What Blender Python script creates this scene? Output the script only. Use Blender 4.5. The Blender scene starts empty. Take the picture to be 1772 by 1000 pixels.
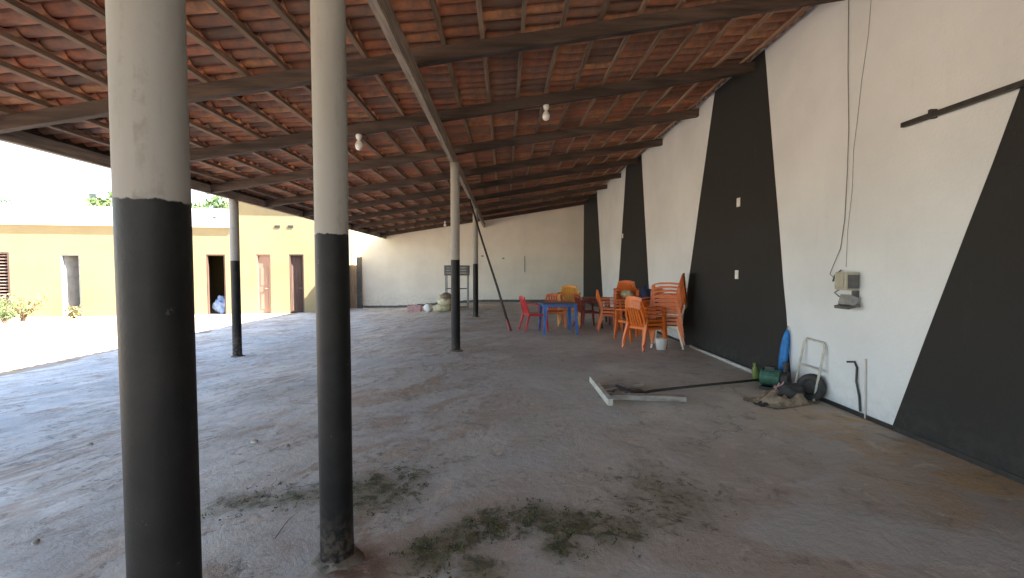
import bpy, math, random
from mathutils import Vector, Matrix, Euler, noise as mnoise

random.seed(11)
R = math.radians
C = bpy.context.scene.collection
SC = bpy.context.scene

# ------------------------------------------------------------------ camera
F = 800.0                                   # focal length in pixels of the 1772 px wide picture
cam_d = bpy.data.cameras.new('camera')
cam = bpy.data.objects.new('camera', cam_d); C.objects.link(cam)
cam_d.sensor_width = 36.0
cam_d.lens = 36.0 * F / 1772.0
cam_d.clip_start = 0.05; cam_d.clip_end = 2000
CAM = Vector((0, 0, 1.5))
cam.location = CAM
cam.rotation_euler = (R(90 - 2.43), 0, R(-0.86))
SC.camera = cam
CR = Euler(cam.rotation_euler).to_matrix()

# ------------------------------------------------------------------ world, sun, exposure
SUN = Vector((0.90, -0.09, 1.0)).normalized()          # towards the sun
world = bpy.data.worlds.new('World'); SC.world = world
world.use_nodes = True
wn, wl = world.node_tree.nodes, world.node_tree.links
wn.clear()
sky = wn.new('ShaderNodeTexSky'); sky.sky_type = 'NISHITA'; sky.sun_disc = False
sky.sun_elevation = math.asin(SUN.z); sky.sun_rotation = math.atan2(SUN.x, SUN.y)
sky.air_density = 1.0; sky.dust_density = 0.8; sky.ozone_density = 1.0
tc = wn.new('ShaderNodeTexCoord')
mp = wn.new('ShaderNodeMapping'); mp.inputs['Scale'].default_value = (1.0, 1.0, 3.2)
nz = wn.new('ShaderNodeTexNoise'); nz.inputs['Scale'].default_value = 3.6; nz.inputs['Detail'].default_value = 7
nz.inputs['Roughness'].default_value = 0.58
rp = wn.new('ShaderNodeValToRGB'); rp.color_ramp.elements[0].position = 0.50; rp.color_ramp.elements[1].position = 0.72
bw = wn.new('ShaderNodeRGBToBW')
mul = wn.new('ShaderNodeMath'); mul.operation = 'MULTIPLY'; mul.inputs[1].default_value = 1.35
mx = wn.new('ShaderNodeMix'); mx.data_type = 'RGBA'
bg = wn.new('ShaderNodeBackground'); bg.inputs['Strength'].default_value = 0.075
out = wn.new('ShaderNodeOutputWorld')
wl.new(tc.outputs['Generated'], mp.inputs['Vector']); wl.new(mp.outputs['Vector'], nz.inputs['Vector'])
wl.new(nz.outputs['Fac'], rp.inputs['Fac']); wl.new(rp.outputs['Color'], mx.inputs['Factor'])
wl.new(sky.outputs['Color'], bw.inputs['Color']); wl.new(bw.outputs['Val'], mul.inputs[0])
wl.new(sky.outputs['Color'], mx.inputs['A']); wl.new(mul.outputs['Value'], mx.inputs['B'])
wl.new(mx.outputs['Result'], bg.inputs['Color']); wl.new(bg.outputs['Background'], out.inputs['Surface'])

sun_d = bpy.data.lights.new('sun', 'SUN'); sun_d.energy = 4.9; sun_d.angle = R(0.5); sun_d.color = (1.0, 0.96, 0.90)
sun = bpy.data.objects.new('sun', sun_d); C.objects.link(sun)
sun.rotation_euler = SUN.to_track_quat('Z', 'Y').to_euler(); sun.location = (20, -10, 25)

SC.render.engine = 'CYCLES'
SC.cycles.max_bounces = 10; SC.cycles.diffuse_bounces = 6
SC.view_settings.view_transform = 'Standard'; SC.view_settings.look = 'None'
SC.view_settings.gamma = 1.0; SC.view_settings.use_curve_mapping = False
SC.view_settings.exposure = 3.38

# ------------------------------------------------------------------ pixel of the photograph -> point of the place
def ray(px, py):
    return CR @ Vector(((px - 886) / F, (500 - py) / F, -1.0))
def on_z(px, py, z=0.0):
    d = ray(px, py); return CAM + d * ((z - CAM.z) / d.z)
def on_x(px, py, x):
    d = ray(px, py); return CAM + d * ((x - CAM.x) / d.x)
def on_y(px, py, y):
    d = ray(px, py); return CAM + d * ((y - CAM.y) / d.y)

# ------------------------------------------------------------------ materials
def new_mat(name):
    m = bpy.data.materials.new(name); m.use_nodes = True
    n = m.node_tree.nodes
    return m, n, m.node_tree.links, n['Principled BSDF']

def tex_noise(n, l, vec, scale, detail=5, rough=0.55, dist=0.0):
    t = n.new('ShaderNodeTexNoise'); t.inputs['Scale'].default_value = scale
    t.inputs['Detail'].default_value = detail; t.inputs['Roughness'].default_value = rough
    t.inputs['Distortion'].default_value = dist
    l.new(vec, t.inputs['Vector']); return t.outputs['Fac']
def mapr(n, l, v, a, b, c=0.0, d=1.0, smooth=True):
    t = n.new('ShaderNodeMapRange'); t.clamp = True
    if smooth: t.interpolation_type = 'SMOOTHSTEP'
    t.inputs['From Min'].default_value = a; t.inputs['From Max'].default_value = b
    t.inputs['To Min'].default_value = c; t.inputs['To Max'].default_value = d
    l.new(v, t.inputs['Value']); return t.outputs['Result']
def mix(n, l, fac, a, b, mode='MIX'):
    t = n.new('ShaderNodeMix'); t.data_type = 'RGBA'; t.blend_type = mode
    for sock, v in (('Factor', fac), ('A', a), ('B', b)):
        if isinstance(v, tuple): t.inputs[sock].default_value = (*v, 1.0)
        elif isinstance(v, (int, float)): t.inputs[sock].default_value = v
        else: l.new(v, t.inputs[sock])
    return t.outputs['Result']
def math_n(n, l, op, a, b=None):
    t = n.new('ShaderNodeMath'); t.operation = op
    for i, v in enumerate((a, b)):
        if v is None: continue
        if isinstance(v, (int, float)): t.inputs[i].default_value = v
        else: l.new(v, t.inputs[i])
    return t.outputs[0]
def coords(n, l, kind='Object'):
    return n.new('ShaderNodeTexCoord').outputs[kind]
def scaled(n, l, vec, s):
    t = n.new('ShaderNodeMapping'); t.inputs['Scale'].default_value = s
    l.new(vec, t.inputs['Vector']); return t.outputs['Vector']
def bump(n, l, bsdf, h, strength=0.3, dist=0.01):
    t = n.new('ShaderNodeBump'); t.inputs['Strength'].default_value = strength
    t.inputs['Distance'].default_value = dist
    l.new(h, t.inputs['Height']); l.new(t.outputs['Normal'], bsdf.inputs['Normal'])

def plain(name, col, rough=0.6, var=0.25, scale=6.0, bump_s=0.15, stretch=(1, 1, 1), metal=0.0, per_obj=0.0, bump_d=0.01):
    m, n, l, b = new_mat(name)
    v = scaled(n, l, coords(n, l), stretch)
    f = tex_noise(n, l, v, scale, 6, 0.6)
    lo = tuple(c * (1 - var) for c in col); hi = tuple(min(1, c * (1 + var)) for c in col)
    c = mix(n, l, mapr(n, l, f, 0.3, 0.7), lo, hi)
    if per_obj:
        oi = n.new('ShaderNodeObjectInfo')
        k = mapr(n, l, oi.outputs['Random'], 0, 1, 1 - per_obj, 1 + per_obj, False)
        hsv = n.new('ShaderNodeHueSaturation'); l.new(k, hsv.inputs['Value']); l.new(c, hsv.inputs['Color'])
        c = hsv.outputs['Color']
    l.new(c, b.inputs['Base Color'])
    b.inputs['Roughness'].default_value = rough; b.inputs['Metallic'].default_value = metal
    if bump_s: bump(n, l, b, tex_noise(n, l, v, scale * 4, 4, 0.6), bump_s, bump_d)
    return m

def limewash(name, col, dirt=(0.36, 0.31, 0.24), dirt_amt=0.35, base_z=0.0):
    """painted render: faint roller marks, damp streaks, scuffs towards the floor"""
    m, n, l, b = new_mat(name)
    o = coords(n, l)
    f1 = tex_noise(n, l, o, 0.7, 5, 0.6); f2 = tex_noise(n, l, scaled(n, l, o, (3, 3, 0.35)), 2.2, 5, 0.6)
    f3 = tex_noise(n, l, o, 9, 5, 0.65)
    c = mix(n, l, mapr(n, l, f1, 0.3, 0.75), col, tuple(x * 0.86 for x in col))
    st = math_n(n, l, 'MULTIPLY', mapr(n, l, f2, 0.56, 0.8), mapr(n, l, f3, 0.35, 0.65))
    c = mix(n, l, math_n(n, l, 'MULTIPLY', st, dirt_amt), c, dirt)
    sp = n.new('ShaderNodeSeparateXYZ'); l.new(o, sp.inputs[0])
    low = mapr(n, l, sp.outputs['Z'], base_z + 0.5, base_z + 0.02)
    low = math_n(n, l, 'MULTIPLY', low, mapr(n, l, f3, 0.38, 0.66))
    c = mix(n, l, math_n(n, l, 'MULTIPLY', low, dirt_amt * 1.3), c, dirt)
    l.new(c, b.inputs['Base Color']); b.inputs['Roughness'].default_value = 0.85
    h = math_n(n, l, 'ADD', math_n(n, l, 'MULTIPLY', f1, 2.0), tex_noise(n, l, o, 30, 4, 0.6))
    bump(n, l, b, h, 0.45, 0.010)
    return m

M = {}
M['wall_white'] = limewash('white_wall_paint', (0.725, 0.755, 0.765), dirt_amt=0.18)
M['back_white'] = limewash('back_wall_paint', (0.83, 0.80, 0.71), dirt_amt=0.2)
M['wall_black'] = limewash('black_wall_paint', (0.020, 0.0195, 0.018), (0.06, 0.055, 0.05), 0.3)
M['yellow'] = limewash('yellow_wall_paint', (0.27, 0.215, 0.108), (0.22, 0.18, 0.13), 0.5, -0.28)
M['fascia'] = plain('white_fascia_paint', (0.68, 0.69, 0.70), 0.8, 0.08, 2)
M['beam'] = plain('old_beam_wood', (0.065, 0.043, 0.032), 0.8, 0.5, 5, 0.4, (0.25, 3, 3), per_obj=0.25)
M['batten'] = plain('batten_wood', (0.27, 0.175, 0.115), 0.85, 0.35, 6, 0.3, (4, 0.3, 4), per_obj=0.3)
M['purlin'] = plain('purlin_wood', (0.30, 0.24, 0.19), 0.8, 0.35, 6, 0.3, (4, 0.3, 4))
M['plank'] = plain('weathered_plank', (0.33, 0.30, 0.26), 0.85, 0.3, 7, 0.3, (1, 3, 3))
M['whitebar'] = plain('chipped_white_board', (0.50, 0.48, 0.42), 0.7, 0.2, 10)
M['pvc'] = plain('pale_plastic_pipe', (0.50, 0.48, 0.44), 0.5, 0.15, 6)
M['black_plastic'] = plain('black_plastic', (0.02, 0.02, 0.022), 0.45, 0.3, 8)
M['black_metal'] = plain('blackened_metal', (0.03, 0.027, 0.025), 0.5, 0.4, 14)
M['steel'] = plain('grey_painted_steel', (0.24, 0.24, 0.23), 0.5, 0.25, 9)
M['dark_grey'] = plain('dark_grey_metal', (0.09, 0.09, 0.09), 0.5, 0.3, 8)
M['beige'] = plain('aged_beige_plastic', (0.40, 0.38, 0.29), 0.5, 0.12, 10)
M['white_plastic'] = plain('white_plastic', (0.76, 0.75, 0.71), 0.4, 0.08, 8, 0.05)
M['bulb'] = plain('opal_bulb', (0.82, 0.81, 0.76), 0.2, 0.03, 4, 0.0)
M['orange'] = plain('orange_chair_plastic', (0.64, 0.145, 0.022), 0.38, 0.14, 5, 0.06, per_obj=0.16)
M['yellow_chair'] = plain('amber_chair_plastic', (0.78, 0.36, 0.07), 0.38, 0.14, 5, 0.06, per_obj=0.12)
M['red'] = plain('red_chair_plastic', (0.52, 0.035, 0.045), 0.35, 0.15, 5, 0.06)
M['darkred'] = plain('wine_red_plastic', (0.20, 0.03, 0.025), 0.4, 0.2, 5, 0.06)
M['blue'] = plain('blue_plastic', (0.03, 0.13, 0.42), 0.4, 0.2, 5, 0.06)
M['blue_top'] = plain('worn_blue_tabletop', (0.10, 0.10, 0.17), 0.45, 0.3, 9, 0.06)
M['blue_cloth'] = plain('blue_umbrella_cloth', (0.02, 0.17, 0.46), 0.65, 0.25, 12)
M['navy'] = plain('navy_canvas', (0.015, 0.022, 0.06), 0.8, 0.3, 12)
M['green_metal'] = plain('green_enamel', (0.045, 0.14, 0.095), 0.5, 0.25, 9)
M['lime'] = plain('lime_plastic', (0.15, 0.20, 0.05), 0.5, 0.2, 8)
M['rubber'] = plain('dusty_rubber', (0.035, 0.033, 0.032), 0.8, 0.4, 14)
M['sack'] = plain('brown_sackcloth', (0.26, 0.20, 0.14), 0.95, 0.4, 18, 0.5)
M['cream_sack'] = plain('cream_sack', (0.58, 0.52, 0.34), 0.9, 0.25, 9, 0.4)
M['pink'] = plain('faded_pink_plastic', (0.55, 0.32, 0.30), 0.6, 0.2, 8)
M['cardboard'] = plain('cardboard', (0.30, 0.17, 0.09), 0.9, 0.2, 8)
M['door_wood'] = plain('pale_pink_door', (0.27, 0.155, 0.105), 0.6, 0.12, 4, 0.2, (4, 4, 0.4))
M['door_dark'] = plain('dark_door_wood', (0.09, 0.05, 0.035), 0.6, 0.3, 5, 0.2, (4, 4, 0.4))
M['shutter'] = plain('shutter_wood', (0.22, 0.15, 0.12), 0.7, 0.25, 5, 0.2, (0.4, 4, 4))
M['door_grey'] = plain('grey_metal_door', (0.22, 0.22, 0.21), 0.55, 0.15, 5)
M['gate_wood'] = plain('gate_timber', (0.42, 0.29, 0.18), 0.75, 0.25, 5, 0.2, (4, 4, 0.4))
M['stone'] = plain('pale_stone', (0.46, 0.43, 0.38), 0.9, 0.3, 18, 0.4)
M['cement'] = plain('rough_cement', (0.17, 0.145, 0.115), 0.95, 0.3, 16, 0.5)
M['bluewhite'] = plain('blue_white_sack', (0.16, 0.22, 0.36), 0.8, 0.25, 7, 0.3)
M['bark'] = plain('bark', (0.10, 0.075, 0.05), 0.95, 0.3, 12, 0.5)
M['twig'] = plain('dry_twig', (0.11, 0.075, 0.05), 0.95, 0.3, 20)
M['wire'] = plain('thin_grey_wire', (0.16, 0.15, 0.14), 0.7, 0.2, 20, 0)
M['glass_dark'] = plain('window_dark', (0.10, 0.13, 0.10), 0.2, 0.3, 3, 0)

def leaf_mat(name, a, b_):
    m, n, l, b = new_mat(name)
    g = n.new('ShaderNodeNewGeometry')
    c = mix(n, l, g.outputs['Random Per Island'], a, b_)
    l.new(c, b.inputs['Base Color']); b.inputs['Roughness'].default_value = 0.6
    return m
M['leaf'] = leaf_mat('leaf_green', (0.035, 0.075, 0.02), (0.10, 0.15, 0.04))
M['leaf_dry'] = leaf_mat('leaf_dry', (0.09, 0.10, 0.03), (0.22, 0.17, 0.07))
M['palm'] = leaf_mat('palm_green', (0.03, 0.06, 0.025), (0.07, 0.11, 0.04))
M['moss'] = leaf_mat('moss_green', (0.028, 0.042, 0.012), (0.115, 0.12, 0.036))

def tile_mat():
    m, n, l, b = new_mat('clay_roof_tile')
    o = coords(n, l)
    g = n.new('ShaderNodeNewGeometry'); oi = n.new('ShaderNodeObjectInfo')
    r = math_n(n, l, 'FRACT', math_n(n, l, 'ADD', g.outputs['Random Per Island'], math_n(n, l, 'MULTIPLY', oi.outputs['Random'], 7.31)))
    cr = n.new('ShaderNodeValToRGB'); l.new(r, cr.inputs['Fac'])
    el = cr.color_ramp.elements
    el[0].position = 0; el[0].color = (0.176, 0.099, 0.064, 1)
    el[1].position = 1; el[1].color = (0.648, 0.300, 0.136, 1)
    for p, c in ((0.2, (0.405, 0.158, 0.083, 1)), (0.45, (0.540, 0.188, 0.093, 1)), (0.62, (0.338, 0.180, 0.115, 1)), (0.8, (0.567, 0.217, 0.099, 1))):
        e = el.new(p); e.color = c
    f = tex_noise(n, l, o, 9, 5, 0.65); f2 = tex_noise(n, l, o, 2.3, 4, 0.6)
    c = mix(n, l, math_n(n, l, 'MULTIPLY', mapr(n, l, f, 0.42, 0.72), 0.55), cr.outputs['Color'], (0.15, 0.105, 0.08))
    c = mix(n, l, math_n(n, l, 'MULTIPLY', mapr(n, l, f2, 0.42, 0.72), 0.55), c, (0.17, 0.125, 0.095))
    l.new(c, b.inputs['Base Color']); b.inputs['Roughness'].default_value = 0.85
    bump(n, l, b, tex_noise(n, l, o, 40, 4, 0.7), 0.3, 0.006)
    return m
M['tile'] = tile_mat()

PAINT_Z = 1.675
def pillar_mat():
    m, n, l, b = new_mat('pillar_two_tone_paint')
    o = coords(n, l)
    sp = n.new('ShaderNodeSeparateXYZ'); l.new(o, sp.inputs[0])
    oi = n.new('ShaderNodeObjectInfo')
    off = n.new('ShaderNodeVectorMath'); off.operation = 'ADD'
    l.new(o, off.inputs[0]); l.new(oi.outputs['Location'], off.inputs[1])
    v = off.outputs[0]
    f = tex_noise(n, l, v, 7, 6, 0.65); f2 = tex_noise(n, l, scaled(n, l, v, (1, 1, 0.3)), 3, 5, 0.6); fine = tex_noise(n, l, v, 28, 5, 0.65)
    line = math_n(n, l, 'ADD', sp.outputs['Z'], math_n(n, l, 'MULTIPLY', math_n(n, l, 'SUBTRACT', fine, 0.5), 0.03))
    isw = mapr(n, l, line, PAINT_Z - 0.003, PAINT_Z + 0.003)
    white = mix(n, l, mapr(n, l, f2, 0.35, 0.75), (0.35, 0.335, 0.30), (0.30, 0.28, 0.245))
    white = mix(n, l, math_n(n, l, 'MULTIPLY', mapr(n, l, f, 0.63, 0.72), 0.6), white, (0.16, 0.14, 0.115))
    drip = math_n(n, l, 'MULTIPLY', mapr(n, l, tex_noise(n, l, scaled(n, l, v, (9, 9, 0.7)), 2.0, 5, 0.6), 0.58, 0.70), mapr(n, l, fine, 0.4, 0.6))
    white = mix(n, l, math_n(n, l, 'MULTIPLY', drip, 0.5), white, (0.19, 0.165, 0.13))
    black = mix(n, l, mapr(n, l, f, 0.35, 0.75), (0.006, 0.006, 0.006), (0.014, 0.0135, 0.013))
    low = mapr(n, l, sp.outputs['Z'], 0.35, 0.0)
    chip = mapr(n, l, tex_noise(n, l, v, 16, 5, 0.7), 0.68, 0.72)
    black = mix(n, l, math_n(n, l, 'MULTIPLY', chip, 0.5), black, (0.11, 0.10, 0.09))
    black = mix(n, l, math_n(n, l, 'MULTIPLY', math_n(n, l, 'MULTIPLY', low, mapr(n, l, fine, 0.42, 0.6)), 0.45), black, (0.17, 0.13, 0.095))
    c = mix(n, l, isw, black, white)
    l.new(c, b.inputs['Base Color'])
    l.new(mapr(n, l, isw, 0, 1, 0.55, 0.85, False), b.inputs['Roughness']); b.inputs['Specular IOR Level'].default_value = 0.3
    bump(n, l, b, math_n(n, l, 'ADD', f, math_n(n, l, 'MULTIPLY', fine, 0.5)), 0.35, 0.006)
    return m
M['pillar'] = pillar_mat()

MOSS = [(on_z(px, py), r, s) for px, py, r, s in (
    (740, 960, 0.17, 1.0), (800, 930, 0.20, 0.9), (850, 905, 0.20, 1.0), (920, 900, 0.22, 1.0), (975, 945, 0.15, 1.0),
    (1000, 905, 0.17, 0.9), (1060, 915, 0.24, 0.75), (830, 985, 0.15, 0.8), (655, 850, 0.34, 0.85), (700, 825, 0.25, 0.75),
    (610, 890, 0.22, 0.5), (400, 865, 0.2, 0.7), (450, 860, 0.2, 0.7), (500, 858, 0.2, 0.7), (555, 850, 0.2, 0.6), (1130, 860, 0.45, 0.55))]

BROWN = [(on_z(622, 985).x, on_z(622, 985).y, 0.26)]
def floor_mat():
    m, n, l, b = new_mat('worn_concrete_floor')
    o = coords(n, l)
    sp = n.new('ShaderNodeSeparateXYZ'); l.new(o, sp.inputs[0])
    big = tex_noise(n, l, o, 0.55, 6, 0.6, 0.4); mid = tex_noise(n, l, o, 2.1, 7, 0.65, 0.6); fine = tex_noise(n, l, o, 12, 7, 0.72)
    grit = tex_noise(n, l, o, 70, 4, 0.7)
    c = mix(n, l, mapr(n, l, big, 0.32, 0.68), (0.62, 0.59, 0.52), (0.49, 0.455, 0.39))
    c = mix(n, l, mapr(n, l, mid, 0.40, 0.68, 0, 0.75), c, (0.42, 0.385, 0.335))
    c = mix(n, l, mapr(n, l, fine, 0.45, 0.72, 0, 0.6), c, (0.48, 0.45, 0.41))
    c = mix(n, l, mapr(n, l, grit, 0.55, 0.75, 0, 0.5), c, (0.11, 0.095, 0.08))
    # damp grey band down the middle, cooler
    dampm = math_n(n, l, 'MULTIPLY', mapr(n, l, tex_noise(n, l, scaled(n, l, o, (0.5, 1.2, 1)), 0.9, 5, 0.6, 0.5), 0.48, 0.62), 0.55)
    c = mix(n, l, dampm, c, (0.42, 0.41, 0.38))
    # brown earth worn into the near right
    earth = mapr(n, l, sp.outputs['Y'], 5.2, 2.4)
    earth = math_n(n, l, 'MULTIPLY', earth, mapr(n, l, sp.outputs['X'], -0.6, 1.6))
    earth = math_n(n, l, 'MULTIPLY', earth, mapr(n, l, mid, 0.25, 0.6, 0.45, 0.9))
    c = mix(n, l, earth, c, (0.40, 0.32, 0.25))
    # ochre dust along the wall foot
    ed = math_n(n, l, 'MULTIPLY', mapr(n, l, sp.outputs['X'], 2.2, 3.4), mapr(n, l, mid, 0.36, 0.58))
    ed = math_n(n, l, 'MULTIPLY', ed, mapr(n, l, sp.outputs['Y'], 6.0, 4.2, 0.2, 0.8))
    c = mix(n, l, ed, c, (0.52, 0.33, 0.155))
    # blown sand in streaks on the yard side
    s0 = n.new('ShaderNodeMapping'); s0.inputs['Rotation'].default_value = (0, 0, R(-58)); l.new(o, s0.inputs['Vector'])
    sv = n.new('ShaderNodeMapping'); sv.inputs['Scale'].default_value = (0.62, 1.35, 1)
    l.new(s0.outputs['Vector'], sv.inputs['Vector'])
    s1 = tex_noise(n, l, sv.outputs['Vector'], 1.35, 7, 0.66, 0.9)
    sand = math_n(n, l, 'MULTIPLY', mapr(n, l, s1, 0.485, 0.57), mapr(n, l, sp.outputs['X'], 0.9, -1.4, 0.15, 1.0))
    sand = math_n(n, l, 'MULTIPLY', sand, mapr(n, l, fine, 0.3, 0.55, 0.5, 0.95))
    sandc = mix(n, l, mapr(n, l, mid, 0.4, 0.6), (0.32, 0.205, 0.125), (0.42, 0.33, 0.245))
    c = mix(n, l, sand, c, sandc)
    ridge = mapr(n, l, math_n(n, l, 'ABSOLUTE', math_n(n, l, 'SUBTRACT', s1, 0.50)), 0.022, 0.004)
    ridge = math_n(n, l, 'MULTIPLY', ridge, mapr(n, l, fine, 0.46, 0.6))
    ridge = math_n(n, l, 'MULTIPLY', ridge, mapr(n, l, sp.outputs['X'], 1.2, -1.2, 0.15, 0.8))
    pale = math_n(n, l, 'MULTIPLY', mapr(n, l, sp.outputs['X'], -0.8, -3.4), mapr(n, l, tex_noise(n, l, sv.outputs['Vector'], 2.3, 7, 0.7, 0.7), 0.42, 0.58, 0.15, 0.85))
    c = mix(n, l, pale, c, (0.71, 0.68, 0.625))
    c = mix(n, l, ridge, c, (0.15, 0.115, 0.08))
    speck = math_n(n, l, 'MULTIPLY', mapr(n, l, tex_noise(n, l, o, 26, 3, 0.6), 0.60, 0.70), mapr(n, l, mid, 0.38, 0.6))
    c = mix(n, l, math_n(n, l, 'MULTIPLY', speck, 0.55), c, (0.17, 0.145, 0.11))
    blot = mapr(n, l, tex_noise(n, l, o, 4.2, 6, 0.68, 0.8), 0.54, 0.70)
    c = mix(n, l, math_n(n, l, 'MULTIPLY', blot, 0.7), c, (0.215, 0.19, 0.155))
    blot2 = mapr(n, l, tex_noise(n, l, o, 3.1, 6, 0.7, 1.2), 0.56, 0.68)
    c = mix(n, l, math_n(n, l, 'MULTIPLY', blot2, 0.6), c, (0.68, 0.57, 0.44))
    cool = mapr(n, l, tex_noise(n, l, scaled(n, l, o, (0.55, 1.0, 1)), 1.25, 6, 0.62, 0.8), 0.50, 0.62)
    c = mix(n, l, math_n(n, l, 'MULTIPLY', cool, 0.6), c, (0.50, 0.495, 0.465))
    # cracks
    vo = n.new('ShaderNodeTexVoronoi'); vo.feature = 'DISTANCE_TO_EDGE'; vo.inputs['Scale'].default_value = 0.55
    dv = n.new('ShaderNodeVectorMath'); dv.operation = 'MULTIPLY_ADD'
    nt = n.new('ShaderNodeTexNoise'); nt.inputs['Scale'].default_value = 1.4; nt.inputs['Detail'].default_value = 8; nt.inputs['Roughness'].default_value = 0.7
    l.new(o, nt.inputs['Vector']); l.new(nt.outputs['Color'], dv.inputs[0]); dv.inputs[1].default_value = (1.1, 1.1, 0); l.new(o, dv.inputs[2])
    l.new(dv.outputs[0], vo.inputs['Vector'])
    crk = mapr(n, l, vo.outputs['Distance'], 0.007, 0.001)
    crk = math_n(n, l, 'MULTIPLY', crk, mapr(n, l, big, 0.46, 0.56))
    c = mix(n, l, math_n(n, l, 'MULTIPLY', crk, 0.45), c, (0.10, 0.085, 0.068))
    # moss stains
    tot = None
    for p, r, s in MOSS:
        d = n.new('ShaderNodeVectorMath'); d.operation = 'DISTANCE'; l.new(o, d.inputs[0]); d.inputs[1].default_value = (p.x, p.y, 0)
        k = mapr(n, l, d.outputs['Value'], r * 1.5, r * 0.1, 0, s)
        tot = k if tot is None else math_n(n, l, 'MAXIMUM', tot, k)
    mo = tex_noise(n, l, o, 8, 7, 0.72, 0.5)
    olive = math_n(n, l, 'MULTIPLY', mapr(n, l, tot, 0.05, 0.8), mapr(n, l, mid, 0.34, 0.58, 0.25, 1.0))
    c = mix(n, l, math_n(n, l, 'MULTIPLY', olive, 0.72), c, mix(n, l, mapr(n, l, fine, 0.38, 0.62), (0.10, 0.095, 0.035), (0.20, 0.175, 0.085)))
    for bx, by, br in BROWN:
        d = n.new('ShaderNodeVectorMath'); d.operation = 'DISTANCE'; l.new(o, d.inputs[0]); d.inputs[1].default_value = (bx, by, 0)
        k = math_n(n, l, 'MULTIPLY', mapr(n, l, d.outputs['Value'], br, br * 0.25), mapr(n, l, fine, 0.32, 0.55, 0.3, 0.85))
        c = mix(n, l, k, c, (0.16, 0.085, 0.055))
    mm = mapr(n, l, math_n(n, l, 'ADD', math_n(n, l, 'MULTIPLY', tot, 0.42), math_n(n, l, 'MULTIPLY', math_n(n, l, 'SUBTRACT', mo, 0.5), 2.2)), 0.16, 0.50)
    mm = math_n(n, l, 'MULTIPLY', mm, mapr(n, l, tot, 0, 0.15))
    c = mix(n, l, math_n(n, l, 'MULTIPLY', mm, 0.85), c, mix(n, l, mapr(n, l, fine, 0.4, 0.6), (0.035, 0.04, 0.016), (0.11, 0.10, 0.04)))
    l.new(c, b.inputs['Base Color'])
    l.new(mapr(n, l, dampm, 0, 0.5, 0.86, 0.55), b.inputs['Roughness'])
    h = math_n(n, l, 'ADD', math_n(n, l, 'MULTIPLY', mid, 1.6), math_n(n, l, 'ADD', math_n(n, l, 'MULTIPLY', fine, 0.7), math_n(n, l, 'MULTIPLY', grit, 0.25)))
    h = math_n(n, l, 'SUBTRACT', h, math_n(n, l, 'MULTIPLY', crk, 0.6))
    bump(n, l, b, h, 0.55, 0.022)
    return m
M['floor'] = floor_mat()

def yard_mat():
    m, n, l, b = new_mat('sandy_yard')
    o = coords(n, l)
    a = tex_noise(n, l, o, 0.4, 6, 0.6, 0.5); f = tex_noise(n, l, o, 2.5, 8, 0.7, 0.5); g = tex_noise(n, l, o, 30, 5, 0.7)
    c = mix(n, l, mapr(n, l, a, 0.38, 0.62), (0.45, 0.43, 0.39), (0.42, 0.29, 0.15))
    sp = n.new('ShaderNodeSeparateXYZ'); l.new(o, sp.inputs[0])
    near = math_n(n, l, 'MULTIPLY', mapr(n, l, sp.outputs['Y'], 16.0, 13.0), mapr(n, l, f, 0.36, 0.6))
    c = mix(n, l, math_n(n, l, 'MULTIPLY', near, 0.7), c, (0.36, 0.21, 0.095))
    c = mix(n, l, mapr(n, l, f, 0.45, 0.7, 0, 0.7), c, (0.32, 0.24, 0.15))
    weed = mapr(n, l, tex_noise(n, l, scaled(n, l, o, (0.5, 1.3, 1)), 0.8, 8, 0.72, 0.5), 0.53, 0.64)
    c = mix(n, l, math_n(n, l, 'MULTIPLY', weed, 0.9), c, (0.105, 0.09, 0.05))
    c = mix(n, l, mapr(n, l, g, 0.55, 0.75, 0, 0.4), c, (0.22, 0.19, 0.14))
    l.new(c, b.inputs['Base Color']); b.inputs['Roughness'].default_value = 0.95
    bump(n, l, b, math_n(n, l, 'ADD', f, math_n(n, l, 'MULTIPLY', g, 0.3)), 0.5, 0.03)
    return m
M['yard'] = yard_mat()

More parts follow.
